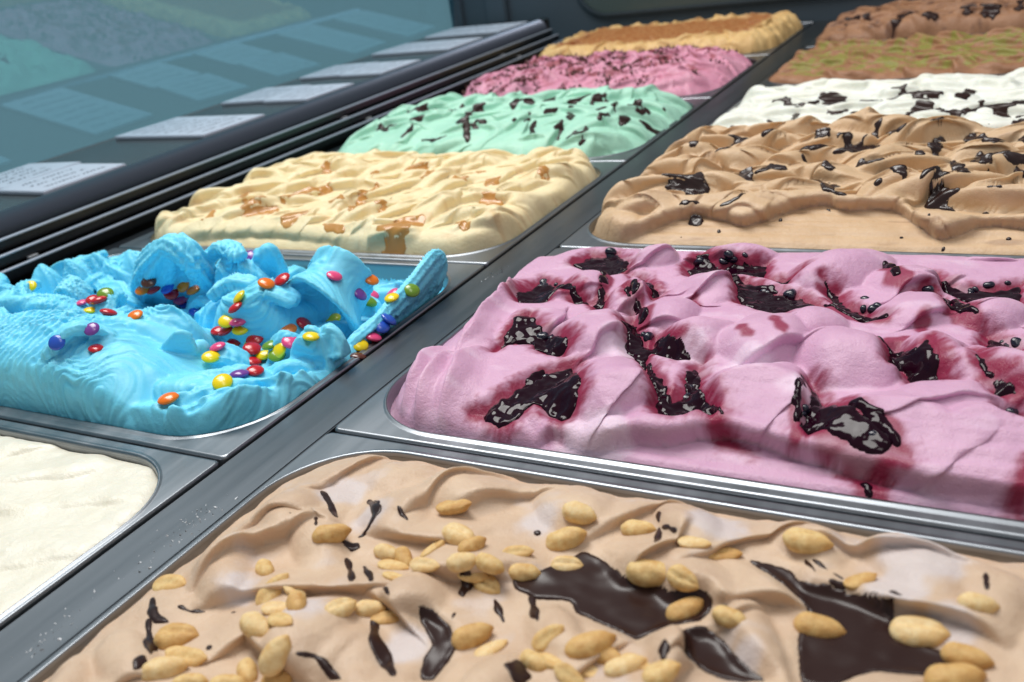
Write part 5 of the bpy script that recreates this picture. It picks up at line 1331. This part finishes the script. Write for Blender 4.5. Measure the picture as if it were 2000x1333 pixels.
def build_choc():
    F = start('choc', 1.5, 111, 5.0, 35)
    rng = random.Random(47)
    base = 10 + 12 * sst(0, 180, F.X - 40) + 1.5 * fbm(F.X / 60, F.Y / 60, 102, 2)
    F.H = base.copy()
    rnd_lobes(F, base - 1, rng, 8, 6, math.pi - 0.4, 0.5, 34, 15, 8.0, 4.0, k=1.2, c=0.5, curv=0.5)
    F.H += 1.2 * fbm(F.X / 12, F.Y / 12, 27, 3)
    cut_edge(F, 18, 0.6, z0=-4, wob=2)
    st = 0.5 * sst(0.2, 0.6, fbm(F.X / 18, F.Y / 18, 103, 3))
    ICE['choc'] = finish('ice_cream', 'choc', F, M['ice_choc'], 'lumpy chocolate ice cream at the far right end', {'stain': st})


# --- blue ice cream: spatula ribbons piled on a hollowed bed
def ribbon(V, Fc, pts, groove=0.0, gn=10, along=0.0, awl=5.0, a0=0.0, nseg=70, nprof=44, cup=0.0, seed=0, flat=2.4, side0=None):
    """pts: x, y, z, width, thickness, roll(deg); a thick folded strip, closed at both ends"""
    P = np.array([p[:3] for p in pts], float)
    W = np.array([p[3:6] for p in pts], float)
    seg = np.linalg.norm(P[1:] - P[:-1], axis=1)
    cum = np.concatenate([[0], np.cumsum(seg)])
    tt = np.linspace(0, cum[-1], nseg)

    def cr(A):
        # smooth interpolation (Catmull-Rom)
        out = np.zeros((nseg, A.shape[1]))
        for q, t in enumerate(tt):
            i = min(max(np.searchsorted(cum, t, 'right') - 1, 0), len(P) - 2)
            u = (t - cum[i]) / max(seg[i], 1e-6)
            p0, p1, p2, p3 = A[max(i - 1, 0)], A[i], A[i + 1], A[min(i + 2, len(A) - 1)]
            out[q] = 0.5 * (2 * p1 + (p2 - p0) * u + (2 * p0 - 5 * p1 + 4 * p2 - p3) * u * u + (3 * p1 - p0 - 3 * p2 + p3) * u ** 3)
        return out
    C, R = cr(P), cr(W)
    Tn = np.gradient(C, axis=0)
    Tn /= np.linalg.norm(Tn, axis=1)[:, None] + 1e-9
    b0 = len(V)
    S0 = np.array([0.0, 0.0, 1.0])
    side = np.cross(Tn[0], S0) if side0 is None else np.array(side0, float)
    if np.linalg.norm(side) < 0.3:
        side = np.cross(Tn[0], np.array([0.3, 1.0, 0]))
    side /= np.linalg.norm(side)
    for q in range(nseg):
        side = side - Tn[q] * (side @ Tn[q])
        side /= np.linalg.norm(side)
        up = np.cross(side, Tn[q])
        a = math.radians(R[q, 2])
        s2 = side * math.cos(a) + up * math.sin(a)
        u2 = -side * math.sin(a) + up * math.cos(a)
        u = q / (nseg - 1)
        endf = min(1.0, math.sqrt(max(0.0, 1 - max(0, (0.12 - u) / 0.12) ** 2))) * min(1.0, math.sqrt(max(0.0, 1 - max(0, (u - 0.88) / 0.12) ** 2)))
        endf = max(endf, 0.03)
        w, th = max(R[q, 0], 1) * 0.5 * endf, max(R[q, 1], 1) * 0.5 * endf
        for k in range(nprof):
            ph = 2 * math.pi * k / nprof
            cx, sy = math.cos(ph), math.sin(ph)
            px = abs(cx) ** (2 / flat) * math.copysign(1, cx)
            py = abs(sy) ** (2 / flat) * math.copysign(1, sy)
            g = 1 + groove * math.sin(gn * ph + 2.0 * u + seed) * (0.4 + 0.6 * abs(px))
            if along and tt[q] > a0:
                aw = tt[q] + 2.2 * math.sin(tt[q] / 11.0) + 5.0 * px * px + 2.5 * math.sin(2.3 * px + tt[q] / 30)
                g += along * (1 - 2 * abs(math.sin(math.pi * aw / awl)) ** 0.7) * min(1, (tt[q] - a0) / 25) * (0.75 + 0.25 * math.sin(tt[q] / 7.0 + 3 * px))
            off = cup * w * (px * px - 0.4)
            V.append(C[q] + s2 * px * w * (1 + 0.35 * (g - 1)) + u2 * (py * th * g + off))
    for q in range(nseg - 1):
        for k in range(nprof):
            a, b = b0 + q * nprof + k, b0 + q * nprof + (k + 1) % nprof
            Fc.append((a, b, b + nprof, a + nprof))
    Fc.append(tuple(b0 + k for k in reversed(range(nprof))))
    Fc.append(tuple(b0 + (nseg - 1) * nprof + k for k in range(nprof)))


def build_blue():
    F = start('blue', 1.1, 121, 3.0, 30)
    rng = random.Random(53)
    base = -10 + 2.5 * fbm(F.X / 50, F.Y / 50, 112, 2)
    base += 10 * sst(120, 10, F.Y) + 7 * sst(-110, -30, F.X) * sst(185, 120, F.Y) + 6 * sst(-160, -300, F.X) - 16 * sst(-150, -60, F.X) * sst(170, 225, F.Y)
    F.H = base.copy()
    rnd_lobes(F, base - 1, rng, 8, 7, math.pi + 0.6, 1.0, 32, 14, 11.0, 5.0, k=0.7, c=0.5, curv=0.6, order='rand', groove=0.06,
              region=lambda x, y: not (x > -130 and y > 185), pw=0.9)
    flat = np.full_like(F.H, -12.0)
    for i, (pts, kw) in enumerate(SD['blue_ribbons']):
        if 'side0' in kw or kw.get('keep'):
            continue
        P = np.array(pts)
        d = P[-1, :2] - P[0, :2]
        a = math.atan2(d[1], d[0]) + math.pi
        Ln = np.hypot(*d) / 2 + 7
        W = P[:, 3].max() * 0.62 + 3
        c0 = (P[0, :2] + P[-1, :2]) / 2
        mid = P[len(P) // 2, :2]
        m = (mid - c0) @ np.array([-math.sin(a), math.cos(a)])
        c0 = c0 + np.array([-math.sin(a), math.cos(a)]) * m
        h = (P[:, 2] + P[:, 4] * 0.5).max() + 12
        big = 'along' in kw
        if big:
            F.lobe(c0[0], c0[1], a, Ln * 1.1, W * 1.15, h, flat, c=-0.1, curv=-m / W, lean=0, k=0.7, pw=0.55, ev=0.5, along=0.05, awl=6.5, s0=-0.6, groove=0.012, gn=5)
            continue
        F.lobe(c0[0], c0[1], a, Ln, W, h, flat, c=0.45, curv=-m / W, lean=min(9.0, h * 0.22), k=0.7, pw=0.75, groove=kw.get('groove', 0.03) * 0.3, gn=kw.get('gn', 8) * 0.45,
               ev=0.45, along=0.055 if 'along' in kw else 0.0, awl=6.5, s0=-0.8)
        # smaller drags of the spatula over it
        for q in range(3):
            f = rng.uniform(-0.7, 0.7)
            F.lobe(c0[0] + f * Ln * math.cos(a) + rng.uniform(-5, 5), c0[1] + f * Ln * math.sin(a) - rng.uniform(-4, 8), a + rng.uniform(-0.5, 0.5), Ln * rng.uniform(0.35, 0.6), W * rng.uniform(0.2, 0.4),
                   rng.uniform(3.0, 6.0), F.H - 1.8, c=0.55, curv=rng.uniform(-0.4, 0.4), lean=rng.uniform(2, 5), k=0.5, pw=0.85, groove=0.05, gn=3, ev=0.5)
    F.DX += 0.12 * np.clip(F.H, 0, 40)
    cut_edge(F, 7, 0.6, z0=-8)
    F.DX *= sst(2, 14, F.d)
    F.DY *= sst(2, 14, F.d)
    V, Fc = [], []
    ny, nx = F.H.shape
    top = np.stack([F.X + F.DX, F.Y + F.DY, F.H], -1).reshape(-1, 3)
    inside = (F.d > -1.5).ravel()
    bot = top.copy()
    bot[:, 2] = -60
    top[~inside, 2] = -58
    V += list(top) + list(bot)
    N = nx * ny
    for j in range(ny - 1):
        for i in range(nx - 1):
            a = j * nx + i
            Fc.append((a, a + 1, a + nx + 1, a + nx))
            Fc.append((a + N, a + nx + N, a + nx + 1 + N, a + 1 + N))
    for i in range(nx - 1):
        Fc.append((i, i + N, i + 1 + N, i + 1))
        a = (ny - 1) * nx + i
        Fc.append((a, a + 1, a + 1 + N, a + N))
    for j in range(ny - 1):
        a = j * nx
        Fc.append((a, a + nx, a + nx + N, a + N))
        a = j * nx + nx - 1
        Fc.append((a, a + N, a + nx + N, a + nx))
    for pts, kw in SD['blue_ribbons']:
        if 'side0' in kw or kw.get('keep'):
            ribbon(V, Fc, pts, **{k_: v_ for k_, v_ in kw.items() if k_ != 'keep'})
    # loose strokes of the spatula all over the bed
    for i in range(26):
        x, y = rng.uniform(F.ox[0] + 15, F.ox[1] - 18), rng.uniform(F.ox[2] + 14, F.ox[3] - 14)
        if x > -125 and y > 180:
            continue
        j, k = np.searchsorted(F.ys, y), np.searchsorted(F.xs, x)
        z = F.H[min(j, ny - 1), min(k, nx - 1)]
        a = rng.choice([0.6, 0.6, 2.3]) + rng.uniform(-0.6, 0.6)
        Ln, w = rng.uniform(22, 44), rng.uniform(10, 20)
        b = a + rng.uniform(-0.7, 0.7)
        z -= 2
        p0 = (x - Ln / 2 * math.cos(a), y - Ln / 2 * math.sin(a), z - 3)
        p2 = (x + Ln / 2 * math.cos(b), y + Ln / 2 * math.sin(b), z + rng.uniform(-3, 6))
        lo, hi = np.array([F.ox[0] + 12, F.ox[2] + 10]), np.array([F.ox[1] - 12, F.ox[3] - 10])
        p0 = (*np.clip(p0[:2], lo, hi), p0[2])
        p2 = (*np.clip(p2[:2], lo, hi), p2[2])
        rl = rng.uniform(-25, 25)
        ribbon(V, Fc, [(*p0, w * 0.7, 8, rl), (x, y, z + rng.uniform(5, 13), w, 8, rl), (*p2, w * 0.8, 7, rl + rng.uniform(-30, 30))], groove=rng.uniform(0.15, 0.32), gn=rng.randint(7, 11), nseg=44, nprof=40, seed=i, flat=rng.uniform(2.2, 3.6))
    for i, (x, y, hgt, lx, ly) in enumerate(SD['blue_peaks']):
        ribbon(V, Fc, [(x, y, -6, 30, 20, 0), (x + lx * 0.2, y + ly * 0.2, hgt * 0.5, 22, 13, 0), (x + lx * 0.6, y + ly * 0.6, hgt * 0.9, 12, 7, 10), (x + lx, y + ly, hgt, 5, 3, 20)],
               groove=0.2, gn=8, nseg=50, seed=i, side0=(0.88, 0.47, 0), flat=3.0)
    VA = np.array(V)
    nb = 2 * N
    R = VA[nb:]
    for _ in range(3):
        d0 = sd_rr(R[:, 0], R[:, 1], *F.ox, CR)
        gx = sd_rr(R[:, 0] + 0.5, R[:, 1], *F.ox, CR) - d0
        gy = sd_rr(R[:, 0], R[:, 1] + 0.5, *F.ox, CR) - d0
        gl = np.hypot(gx, gy) + 1e-6
        lim = np.where(R[:, 2] > 5, -4.0, 2.0)
        push = np.clip(lim - d0, 0, 40)
        R[:, 0] += gx / gl * push
        R[:, 1] += gy / gl * push
    VA[nb:] = R
    V = VA
    o = mesh_obj('ice_cream', V, Fc, M['ice_blue'])
    md = o.modifiers.new('remesh', 'REMESH')
    md.mode = 'VOXEL'
    md.voxel_size = 0.00095
    md.use_smooth_shade = True
    ms = o.modifiers.new('smooth', 'SMOOTH')
    ms.factor = 0.5
    ms.iterations = 1
    dg = bpy.context.evaluated_depsgraph_get()
    me = bpy.data.meshes.new_from_object(o.evaluated_get(dg))
    o.modifiers.clear()
    old = o.data
    o.data = me
    bpy.data.meshes.remove(old)
    # drop what lies deep under the surface
    bm = bmesh.new()
    bm.from_mesh(me)
    bmesh.ops.delete(bm, geom=[v for v in bm.verts if v.co.z < -0.040], context='VERTS')
    bm.to_mesh(me)
    bm.free()
    n = len(me.vertices)
    co, no = np.empty(n * 3), np.empty(n * 3)
    me.vertices.foreach_get('co', co)
    me.vertices.foreach_get('normal', no)
    co, no = co.reshape(-1, 3) * 1000, no.reshape(-1, 3)
    th = 0.7 + 1.3 * fbm(co[:, 0] / 70, co[:, 1] / 70, 201, 2)
    qx, qy = co[:, 0] + 0.6 * co[:, 2], co[:, 1] - 0.8 * co[:, 2]
    u_ = qx * np.cos(th) + qy * np.sin(th)
    v_ = -qx * np.sin(th) + qy * np.cos(th)
    amp = (0.75 * sst(-0.5, 0.5, fbm(co[:, 0] / 40, co[:, 1] / 40, 207, 2)) + 0.3) * (1 + 0.6 * sst(10, 30, co[:, 2]))
    co += no * (amp * fbm(u_ / 30, v_ / 3.2, 203, 2))[:, None]
    me.vertices.foreach_set('co', (co * 0.001).ravel())
    me.update()
    me.polygons.foreach_set('use_smooth', [True] * len(me.polygons))
    if not me.materials:
        me.materials.append(M['ice_blue'])
    tag(o, 'bright blue ice cream in tall folded ribbons with candies', 'ice cream', 'ice cream in the trays')
    ICE['blue'] = o


for fn in (build_pink, build_peanut, build_coffee, build_yellow, build_mint, build_cream, build_snow, build_rose, build_tira, build_pist, build_choc, build_blue):
    fn()

# ------------------------------------------------------------------ toppings
BVH = {}


def bvh(key):
    if key not in BVH:
        me = ICE[key].data
        n, m = len(me.vertices), len(me.polygons)
        co = np.empty(n * 3)
        me.vertices.foreach_get('co', co)
        BVH[key] = BVHTree.FromPolygons(co.reshape(-1, 3).tolist(), [tuple(p.vertices) for p in me.polygons])
    return BVH[key]


def drop(key, x, y, z0=120.0):
    h = bvh(key).ray_cast(Vector((x, y, z0)) * 0.001, Vector((0, 0, -1)))
    if h[0] is None:
        return None
    return np.array(h[0]) * 1000, np.array(h[1])


def blur(Z, n):
    for _ in range(n):
        P = np.pad(Z, 1, mode='edge')
        Z = (P[:-2, 1:-1] + P[2:, 1:-1] + P[1:-1, :-2] + P[1:-1, 2:] + 2 * Z) / 6.0
    return Z


def sauce(name, key, mat, poly=None, line=None, w=4.0, thick=1.2, rag=0.8, step=None, lump=0.0, seed=1, round_=2.0, soft=1.2, cliff=1.0, shrink=0.0):
    """a puddle or drizzle that follows the surface under it"""
    pts = np.array(poly if poly is not None else line)
    m = 3 + w
    lo, hi = pts.min(0) - m, pts.max(0) + m
    ext = max(hi - lo)
    step = step or min(0.75, max(0.4, ext / 80))
    xs, ys = np.arange(lo[0], hi[0], step), np.arange(lo[1], hi[1], step)
    X, Y = np.meshgrid(xs, ys)
    nz = fbm(X / 7.0, Y / 7.0, seed, 2)
    s = sd_poly(X, Y, poly) if poly is not None else sd_line(X, Y, line, w)
    s = blur(s, 8) + rag * nz - shrink
    near = s > -3 * step - 1
    Z = np.full(X.shape, np.nan)
    for a, b in zip(*np.nonzero(near)):
        h = drop(key, X[a, b], Y[a, b])
        if h is not None:
            Z[a, b] = h[0][2]
    if not np.isfinite(Z).any():
        return None
    Z = np.where(np.isfinite(Z), Z, np.nanmin(Z))
    Zn = np.where(near, Z, np.nan)
    mean = np.nanmean(Zn)
    Zf = np.where(near, Z, mean)
    Zb = blur(Zf, max(1, int((soft / step) ** 2 * 2)))
    sy, sx = np.gradient(blur(Zf, 2), step)
    if cliff:
        s = s - blur(2.5 * np.clip(np.hypot(sx, sy) - cliff, 0, 3), 3)
    keep = s > 0
    cell = keep[:-1, :-1] | keep[1:, :-1] | keep[:-1, 1:] | keep[1:, 1:]
    cell &= near[:-1, :-1] & near[1:, :-1] & near[:-1, 1:] & near[1:, 1:]
    if not cell.any():
        return None
    u = np.clip(s / round_, 0, 1)
    t = thick * np.sqrt(1 - (1 - u) ** 2) + lump * np.clip(nz + 0.4, 0, 2) * u
    mixf = sst(0, round_ * 1.2, s)
    top = np.maximum(Z * (1 - mixf) + Zb * mixf, Z - 0.3) + np.where(s > 0, t - 0.25, -0.6)
    used = np.zeros_like(keep)
    used[:-1, :-1] |= cell
    used[1:, :-1] |= cell
    used[:-1, 1:] |= cell
    used[1:, 1:] |= cell
    idx = -np.ones(X.shape, int)
    idx[used] = np.arange(int(used.sum()))
    gy, gx = np.gradient(s, step)
    g2 = np.maximum(gx * gx + gy * gy, 0.05)
    mv = np.where(s < 0, np.clip(-s, 0, 1.3 * step), 0)
    X = X + mv * gx / g2
    Y = Y + mv * gy / g2
    V = np.stack([X[used], Y[used], top[used]], 1)
    cj, ci = np.nonzero(cell)
    Fs = np.stack([idx[cj, ci], idx[cj, ci + 1], idx[cj + 1, ci + 1], idx[cj + 1, ci]], 1)
    return mesh_obj(name, V, Fs, mat, ICE[key])


def orient(o, pos, nrm, direction=None, spin=0.0, tilt=(0, 0)):
    z = Vector(nrm).normalized()
    if z.z < 0.25:
        z = (z + Vector((0, 0, 0.6))).normalized()
    x = Vector(direction) if direction is not None else Vector((math.cos(spin), math.sin(spin), 0))
    x = (x - z * x.dot(z)).normalized()
    y = z.cross(x)
    Mx = Matrix((x, y, z)).transposed().to_4x4()
    o.matrix_world = Matrix.Translation(Vector(pos) * 0.001) @ Mx @ Matrix.Rotation(tilt[0], 4, 'X') @ Matrix.Rotation(tilt[1], 4, 'Y')


def near_normal(key, p):
    h = bvh(key).find_nearest(Vector(p) * 0.001)
    return np.array(h[1])


ORD = ['first', 'second', 'third', 'fourth', 'fifth', 'sixth', 'seventh', 'eighth', 'ninth', 'tenth', 'eleventh', 'twelfth', 'thirteenth',
       'fourteenth', 'fifteenth', 'sixteenth', 'seventeenth', 'eighteenth', 'nineteenth', 'twentieth', 'twenty-first', 'twenty-second',
       'twenty-third', 'twenty-fourth', 'twenty-fifth', 'twenty-sixth', 'twenty-seventh', 'twenty-eighth', 'twenty-ninth', 'thirtieth']


def place_words(i, n):
    if n == 1:
        return 'only'
    if i == 0:
        return 'leftmost'
    if i == n - 1:
        return 'rightmost'
    return ORD[i] + ' from left'


rng = random.Random(99)
if TD:
    for i, (kind, pts, w) in enumerate(TD['pink_sauce']):
        c = sauce('berry_sauce', 'pink', M['compote'], poly=pts if kind == 'p' else None, line=pts if kind == 'l' else None, w=w, thick=1.8, rag=1.3,
                  lump=0.7, seed=i + 3, round_=3.5, soft=3.0, cliff=1.3, shrink=1.0 if kind == 'p' else 0.0)
    sph = bmesh.new()
    bmesh.ops.create_icosphere(sph, subdivisions=3, radius=1.0)
    for v in sph.verts:
        v.co *= 1 + 0.06 * math.sin(3 * v.co.x + 2 * v.co.y) - (0.16 if v.co.z > 0.93 else 0)
        v.co.z *= 0.85
    berry_me = bpy.data.meshes.new('blueberry')
    sph.to_mesh(berry_me)
    sph.free()
    berry_me.materials.append(M['berry'])
    for p in berry_me.polygons:
        p.use_smooth = True
    for (x, y, z) in TD['berries']:
        o = bpy.data.objects.new('blueberry', berry_me)
        COL.objects.link(o)
        o.parent = ICE['pink']
        r = rng.choice((2.0, 2.6, 3.2, 3.8)) * rng.uniform(0.85, 1.1) * 0.001
        o.matrix_world = Matrix.Translation((x * .001, y * .001, (z + rng.uniform(-2.4, -0.8)) * .001)) @ Matrix.Rotation(rng.uniform(0, 6), 4, (rng.random(), rng.random(), 1)) @ Matrix.Diagonal((r, r * rng.uniform(0.8, 1.15), r * 0.85, 1))
    for i, (kind, pts, w) in enumerate(TD['coffee_sauce']):
        sauce('chocolate_splash', 'coffee', M['chocolate'], poly=pts if kind == 'p' else None, line=pts if kind == 'l' else None, w=w * 1.3, thick=1.5, rag=1.0, lump=0.5, seed=i + 30, round_=2.5, soft=2.0, cliff=1.7)
    for i, (kind, pts, w) in enumerate(TD['yellow_sauce']):
        sauce('caramel_sauce', 'yellow', M['caramel'], poly=pts if kind == 'p' else None, line=pts if kind == 'l' else None, w=w * 1.5, thick=0.7, rag=1.0, lump=0.3, seed=i + 60, soft=2.5, cliff=2.0)
    for i, (kind, pts, w) in enumerate(TD['mint_sauce']):
        sauce('chocolate_squiggle', 'mint', M['chocolate_matte'], poly=pts if kind == 'p' else None, line=pts if kind == 'l' else None, w=w * 1.2, thick=1.3, rag=0.9, seed=i + 90, cliff=1.4)
    for i, (kind, pts, w) in enumerate(TD['snow_sauce']):
        sauce('chocolate_stripe', 'snow', M['chocolate_matte'], poly=pts if kind == 'p' else None, line=pts if kind == 'l' else None, w=w, thick=1.4, rag=1.2, seed=i + 120)
    for i, (kind, pts, w) in enumerate(TD['choc_sauce']):
        sauce('chocolate_lump', 'choc', M['chocolate_matte'], poly=pts if kind == 'p' else None, line=pts if kind == 'l' else None, w=w, thick=3.0, rag=2.0, seed=i + 150)
    for i, (kind, pts, w) in enumerate(TD['peanut_sauce']):
        big = kind == 'p'
        sauce('chocolate_pool' if big else 'chocolate_drizzle', 'peanut', M['chocolate_matte'], poly=pts if big else None, line=None if big else pts, w=w * 0.68,
              thick=1.1 if big else 0.9, rag=0.45 if big else 0.3, seed=i + 180, round_=1.4, cliff=0.0 if big else 1.2)

    # chocolate shavings on the far pink ice cream: too many and too small to tell apart
    V, Fs = [], []
    r2 = random.Random(4)
    Fr = ICE['rose_field']
    x0, x1, y0, y1 = Fr.ox
    n = 0
    while n < 1300:
        x, y = r2.uniform(x0, x1), r2.uniform(y0, y1)
        dens = fbm(np.array([x / 38.0]), np.array([y / 30.0]), 5, 2)[0]
        if dens < -0.05 + 0.35 * (x > -90) or r2.random() < 0.2:
            continue
        h = drop('rose', x, y)
        n += 1
        if h is None or h[0][2] < 6:
            continue
        a, L, w, rad = r2.uniform(0, 6.28), r2.uniform(3, 8), r2.uniform(1.4, 3.2), r2.uniform(1.5, 3.5)
        ca, sa = math.cos(a), math.sin(a)
        b = len(V)
        for q in range(6):
            ph = q / 5 * 2.6
            lx, lz = rad * math.sin(ph), rad * (1 - math.cos(ph)) * 0.7 + 0.2
            for e in (-1, 1):
                ly = e * w * 0.5 + q * 0.25
                V.append((x + ca * lx * L / 5 - sa * ly, y + sa * lx * L / 5 + ca * ly, h[0][2] + lz))
        for q in range(5):
            c = b + q * 2
            Fs.append((c, c + 1, c + 3, c + 2))
    sh = mesh_obj('chocolate_shavings', V, Fs, M['shaving'], ICE['rose'])
    tag(sh, kind='stuff')

    # candies
    bm = bmesh.new()
    bmesh.ops.create_uvsphere(bm, u_segments=24, v_segments=14, radius=1.0)
    for v in bm.verts:
        r = math.hypot(v.co.x, v.co.y)
        v.co.z = math.copysign(abs(v.co.z) ** 1.15, v.co.z) * 0.42
    me0 = bpy.data.meshes.new('candy')
    bm.to_mesh(me0)
    bm.free()
    for p in me0.polygons:
        p.use_smooth = True
    cme = {}
    for k in CANDY:
        cme[k] = me0.copy()
        cme[k].materials.append(M['candy_' + k])
    cnt = {}
    items = sorted(TD['candies'], key=lambda c: c[4])
    for c in items:
        cnt.setdefault(c[3], []).append(c)
    for k, lst in cnt.items():
        for i, (x, y, z, kk, px) in enumerate(lst):
            o = bpy.data.objects.new('candy', cme[k])
            COL.objects.link(o)
            nrm = near_normal('blue', (x, y, z))
            nv = Vector(nrm) * 0.45 + Vector((0.0, 0.0, 0.75))
            orient(o, (x + nrm[0] * 0.9, y + nrm[1] * 0.9, z + nrm[2] * 0.9), nv, spin=rng.uniform(0, 6.28), tilt=(rng.uniform(-.4, .4), rng.uniform(-.4, .4)))
            s = (0.0042 if px < 190 else 0.0051) * rng.uniform(0.93, 1.07)
            o.matrix_world = o.matrix_world @ Matrix.Diagonal((s, s * rng.uniform(0.92, 1.0), s, 1))
            nm = CANDY[k][0]
            tag(o, '%s sugar-coated candy on the blue ice cream, %s among the %s ones' % (nm, place_words(i, len(lst)), nm), 'candy', 'candies on the blue ice cream')

    # peanuts
    def nut_mesh(kind, seed):
        bm = bmesh.new()
        bmesh.ops.create_uvsphere(bm, u_segments=28, v_segments=20, radius=1.0)
        bmesh.ops.rotate(bm, verts=bm.verts, cent=(0, 0, 0), matrix=Matrix.Rotation(math.pi / 2, 3, 'Y'))
        for v in bm.verts:
            x, y, z = v.co
            r_ = math.hypot(y, z)
            if r_ > 1e-5:
                k_ = max(0.0, 1 - abs(x) ** 2.7) ** 0.55 / r_
                y, z = y * k_, z * k_
            tap = 1.0 - 0.12 * x + 0.03 * math.sin(2.5 * x + seed)
            tip = 0.10 * max(0, x - 0.93) / 0.07
            y2, z2 = y * 0.58 * tap, z * 0.54 * tap
            if kind == 'H':
                # split kernel with its seam up: two halves side by side
                f = math.exp(-((y2 - 0.05 + 0.04 * math.sin(2 * x + seed)) / 0.085) ** 2) * max(0, 1 - x * x)
                if z > 0:
                    z2 = z2 * 0.82 - 0.26 * f
                y2 *= 1.04 + 0.08 * (1 - x * x)
            elif kind == 'S':
                # single half, cut face turned up
                if z > 0:
                    z2 = z2 * 0.34 - 0.10 * math.exp(-(y2 / 0.16) ** 2) * max(0, 0.8 - x * x)
                y2 *= 0.86
            else:
                y2 += 0.02 * math.sin(5 * x + seed) * (1 - x * x)
                z2 += 0.02 * math.sin(6 * x + 4 * y + seed)
            wob = 0.035 * math.sin(3.1 * x + 5 * y + seed * 3) * math.cos(4.3 * z + 2 * x + seed)
            y2, z2 = y2 * (1 + wob), z2 * (1 + wob)
            v.co = Vector((x + tip, y2, z2 + 0.03 * x * x))
        me = bpy.data.meshes.new('peanut')
        bm.to_mesh(me)
        bm.free()
        for p in me.polygons:
            p.use_smooth = True
        return me
    nm = {}
    for kd in 'WHS':
        for q, mt in enumerate(('nut_a', 'nut_b', 'nut_c')):
            m_ = nut_mesh(kd, q * 2.1 + ord(kd))
            m_.materials.append(M[mt])
            nm[kd, q] = m_
    words = {'W': 'whole peanut', 'H': 'seam-up peanut', 'S': 'halved peanut'}
    lst = sorted(TD['peanuts'], key=lambda c: c[8])
    tot = {k: sum(1 for c in lst if c[7] == k) for k in 'WHS'}
    seen = {k: 0 for k in 'WHS'}
    for (x, y, z, dx, dy, dz, ln, kd, px) in lst:
        o = bpy.data.objects.new('peanut', nm[kd, rng.randrange(3)])
        COL.objects.link(o)
        nrm = near_normal('peanut', (x, y, z))
        nv = Vector(nrm) * 0.5 + Vector((0, -0.2, 0.7))
        hl = ln * 0.5
        lift = hl * (0.28 if kd != 'S' else 0.22)
        orient(o, (x, y, z + lift * 0.25), nv, direction=(dx, dy, dz * 0.6), tilt=(rng.uniform(-.5, .5), rng.uniform(-.1, .1)))
        s = hl * 0.001
        o.matrix_world = o.matrix_world @ Matrix.Diagonal((s, s * rng.uniform(0.95, 1.08), s, 1))
        tag(o, '%s on the tan ice cream, %s of its kind' % (words[kd], place_words(seen[kd], tot[kd])), 'peanut', 'peanuts on the tan ice cream')
        seen[kd] += 1

# ------------------------------------------------------------------ crumbs of frost on the steel by the nearest tray
V, Fs = [], []
r3 = random.Random(77)
for cx, cy, sx, sy, n in SD['crumbs']:
    for _ in range(n // 2):
        x, y = r3.gauss(cx, sx), r3.gauss(cy, sy)
        if not 2 < x < RX + 3:
            continue
        z = -1.2 if x < RX - 1 else 0.6
        k = r3.choice((0.25, 0.35, 0.5, 0.8))
        b = len(V)
        V += [(x + k * r3.uniform(-1, 1), y + k * r3.uniform(-1, 1), z + k * q) for q in (0, 0, 0, 0.9)]
        Fs += [(b, b + 1, b + 3), (b + 1, b + 2, b + 3), (b + 2, b, b + 3), (b, b + 2, b + 1)]
cr = mesh_obj('frost_crumbs', V, Fs, M['frost'], smooth=False)
tag(cr, 'white frost crumbs on the divider beside the tan ice cream', 'frost', kind='stuff')

# ------------------------------------------------------------------ flavour cards on the ledge
def card(cx, cy, wx, wy, rot, z, label, seed):
    root = empty('flavour_card', (cx / 1000, cy / 1000, z / 1000))
    tag(root, label, 'card', 'flavour cards on the ledge')
    c = box('plate', (-wx / 2, -wy / 2, 0), (wx / 2, wy / 2, 4.0), M['card'], bev=0.8)
    c.parent = root
    r = random.Random(seed)
    V, Fs = [], []
    rows = max(3, int(wx / 19))
    for q in range(rows):
        x = -wx / 2 + (q + 0.9) * wx / (rows + 0.8)
        y = -wy / 2 + r.uniform(9, 16)
        end = wy / 2 - r.uniform(9, 26)
        while y < end:
            wl = min(r.uniform(16, 36), end - y + 4)
            n = max(4, int(wl / 1.2))
            prev, ph = None, r.uniform(0, 6)
            for k in range(n + 1):
                yy = y + wl * k / n
                xx = x + 1.7 * math.sin(ph + k * 1.9) + r.uniform(-0.8, 0.8) - (2.5 if r.random() < 0.12 else 0)
                t = r.uniform(0.8, 1.25)
                V += [(xx - t, yy, 4.15), (xx + t, yy + 0.5, 4.15)]
                b = len(V) - 2
                if prev is not None:
                    Fs.append((prev, prev + 1, b + 1, b))
                prev = b
            y += wl + r.uniform(3, 5)
    t = mesh_obj('handwriting', V, Fs, M['ink'], smooth=False)
    t.parent = root
    root.rotation_euler = (0, 0, rot)


for a in [(-577, 323.8, 78, 92, 0.05, 38.4, 'white flavour card by the glass, left one of the pair nearest to the camera', 1),
 (-500, 316.8, 74, 92, -0.04, 38.4, 'white flavour card by the black rail, right one of the pair nearest to the camera', 2),
 (-540, 522.1, 150, 94, -0.05, 38.4, 'long white flavour card lying alone on the ledge, second nearest to the camera', 3),
 (-577, 697.2, 78, 92, 0.05, 38.4, 'white flavour card by the glass, left one of the pair third from the camera', 5),
 (-500, 690.2, 74, 92, -0.04, 38.4, 'white flavour card by the black rail, right one of the pair third from the camera', 6),
 (-577, 855.0, 78, 92, 0.05, 38.4, 'white flavour card by the glass, left one of the pair fourth from the camera', 7),
 (-500, 848.0, 74, 92, -0.04, 38.4, 'white flavour card by the black rail, right one of the pair fourth from the camera', 8),
 (-540, 1031.5, 150, 94, -0.05, 38.4, 'long white flavour card lying alone on the ledge, fifth from the camera', 9),
 (-540, 1187.5, 150, 94, -0.05, 38.4, 'long white flavour card lying alone on the ledge, farthest from the camera', 11)]:
    card(*a)
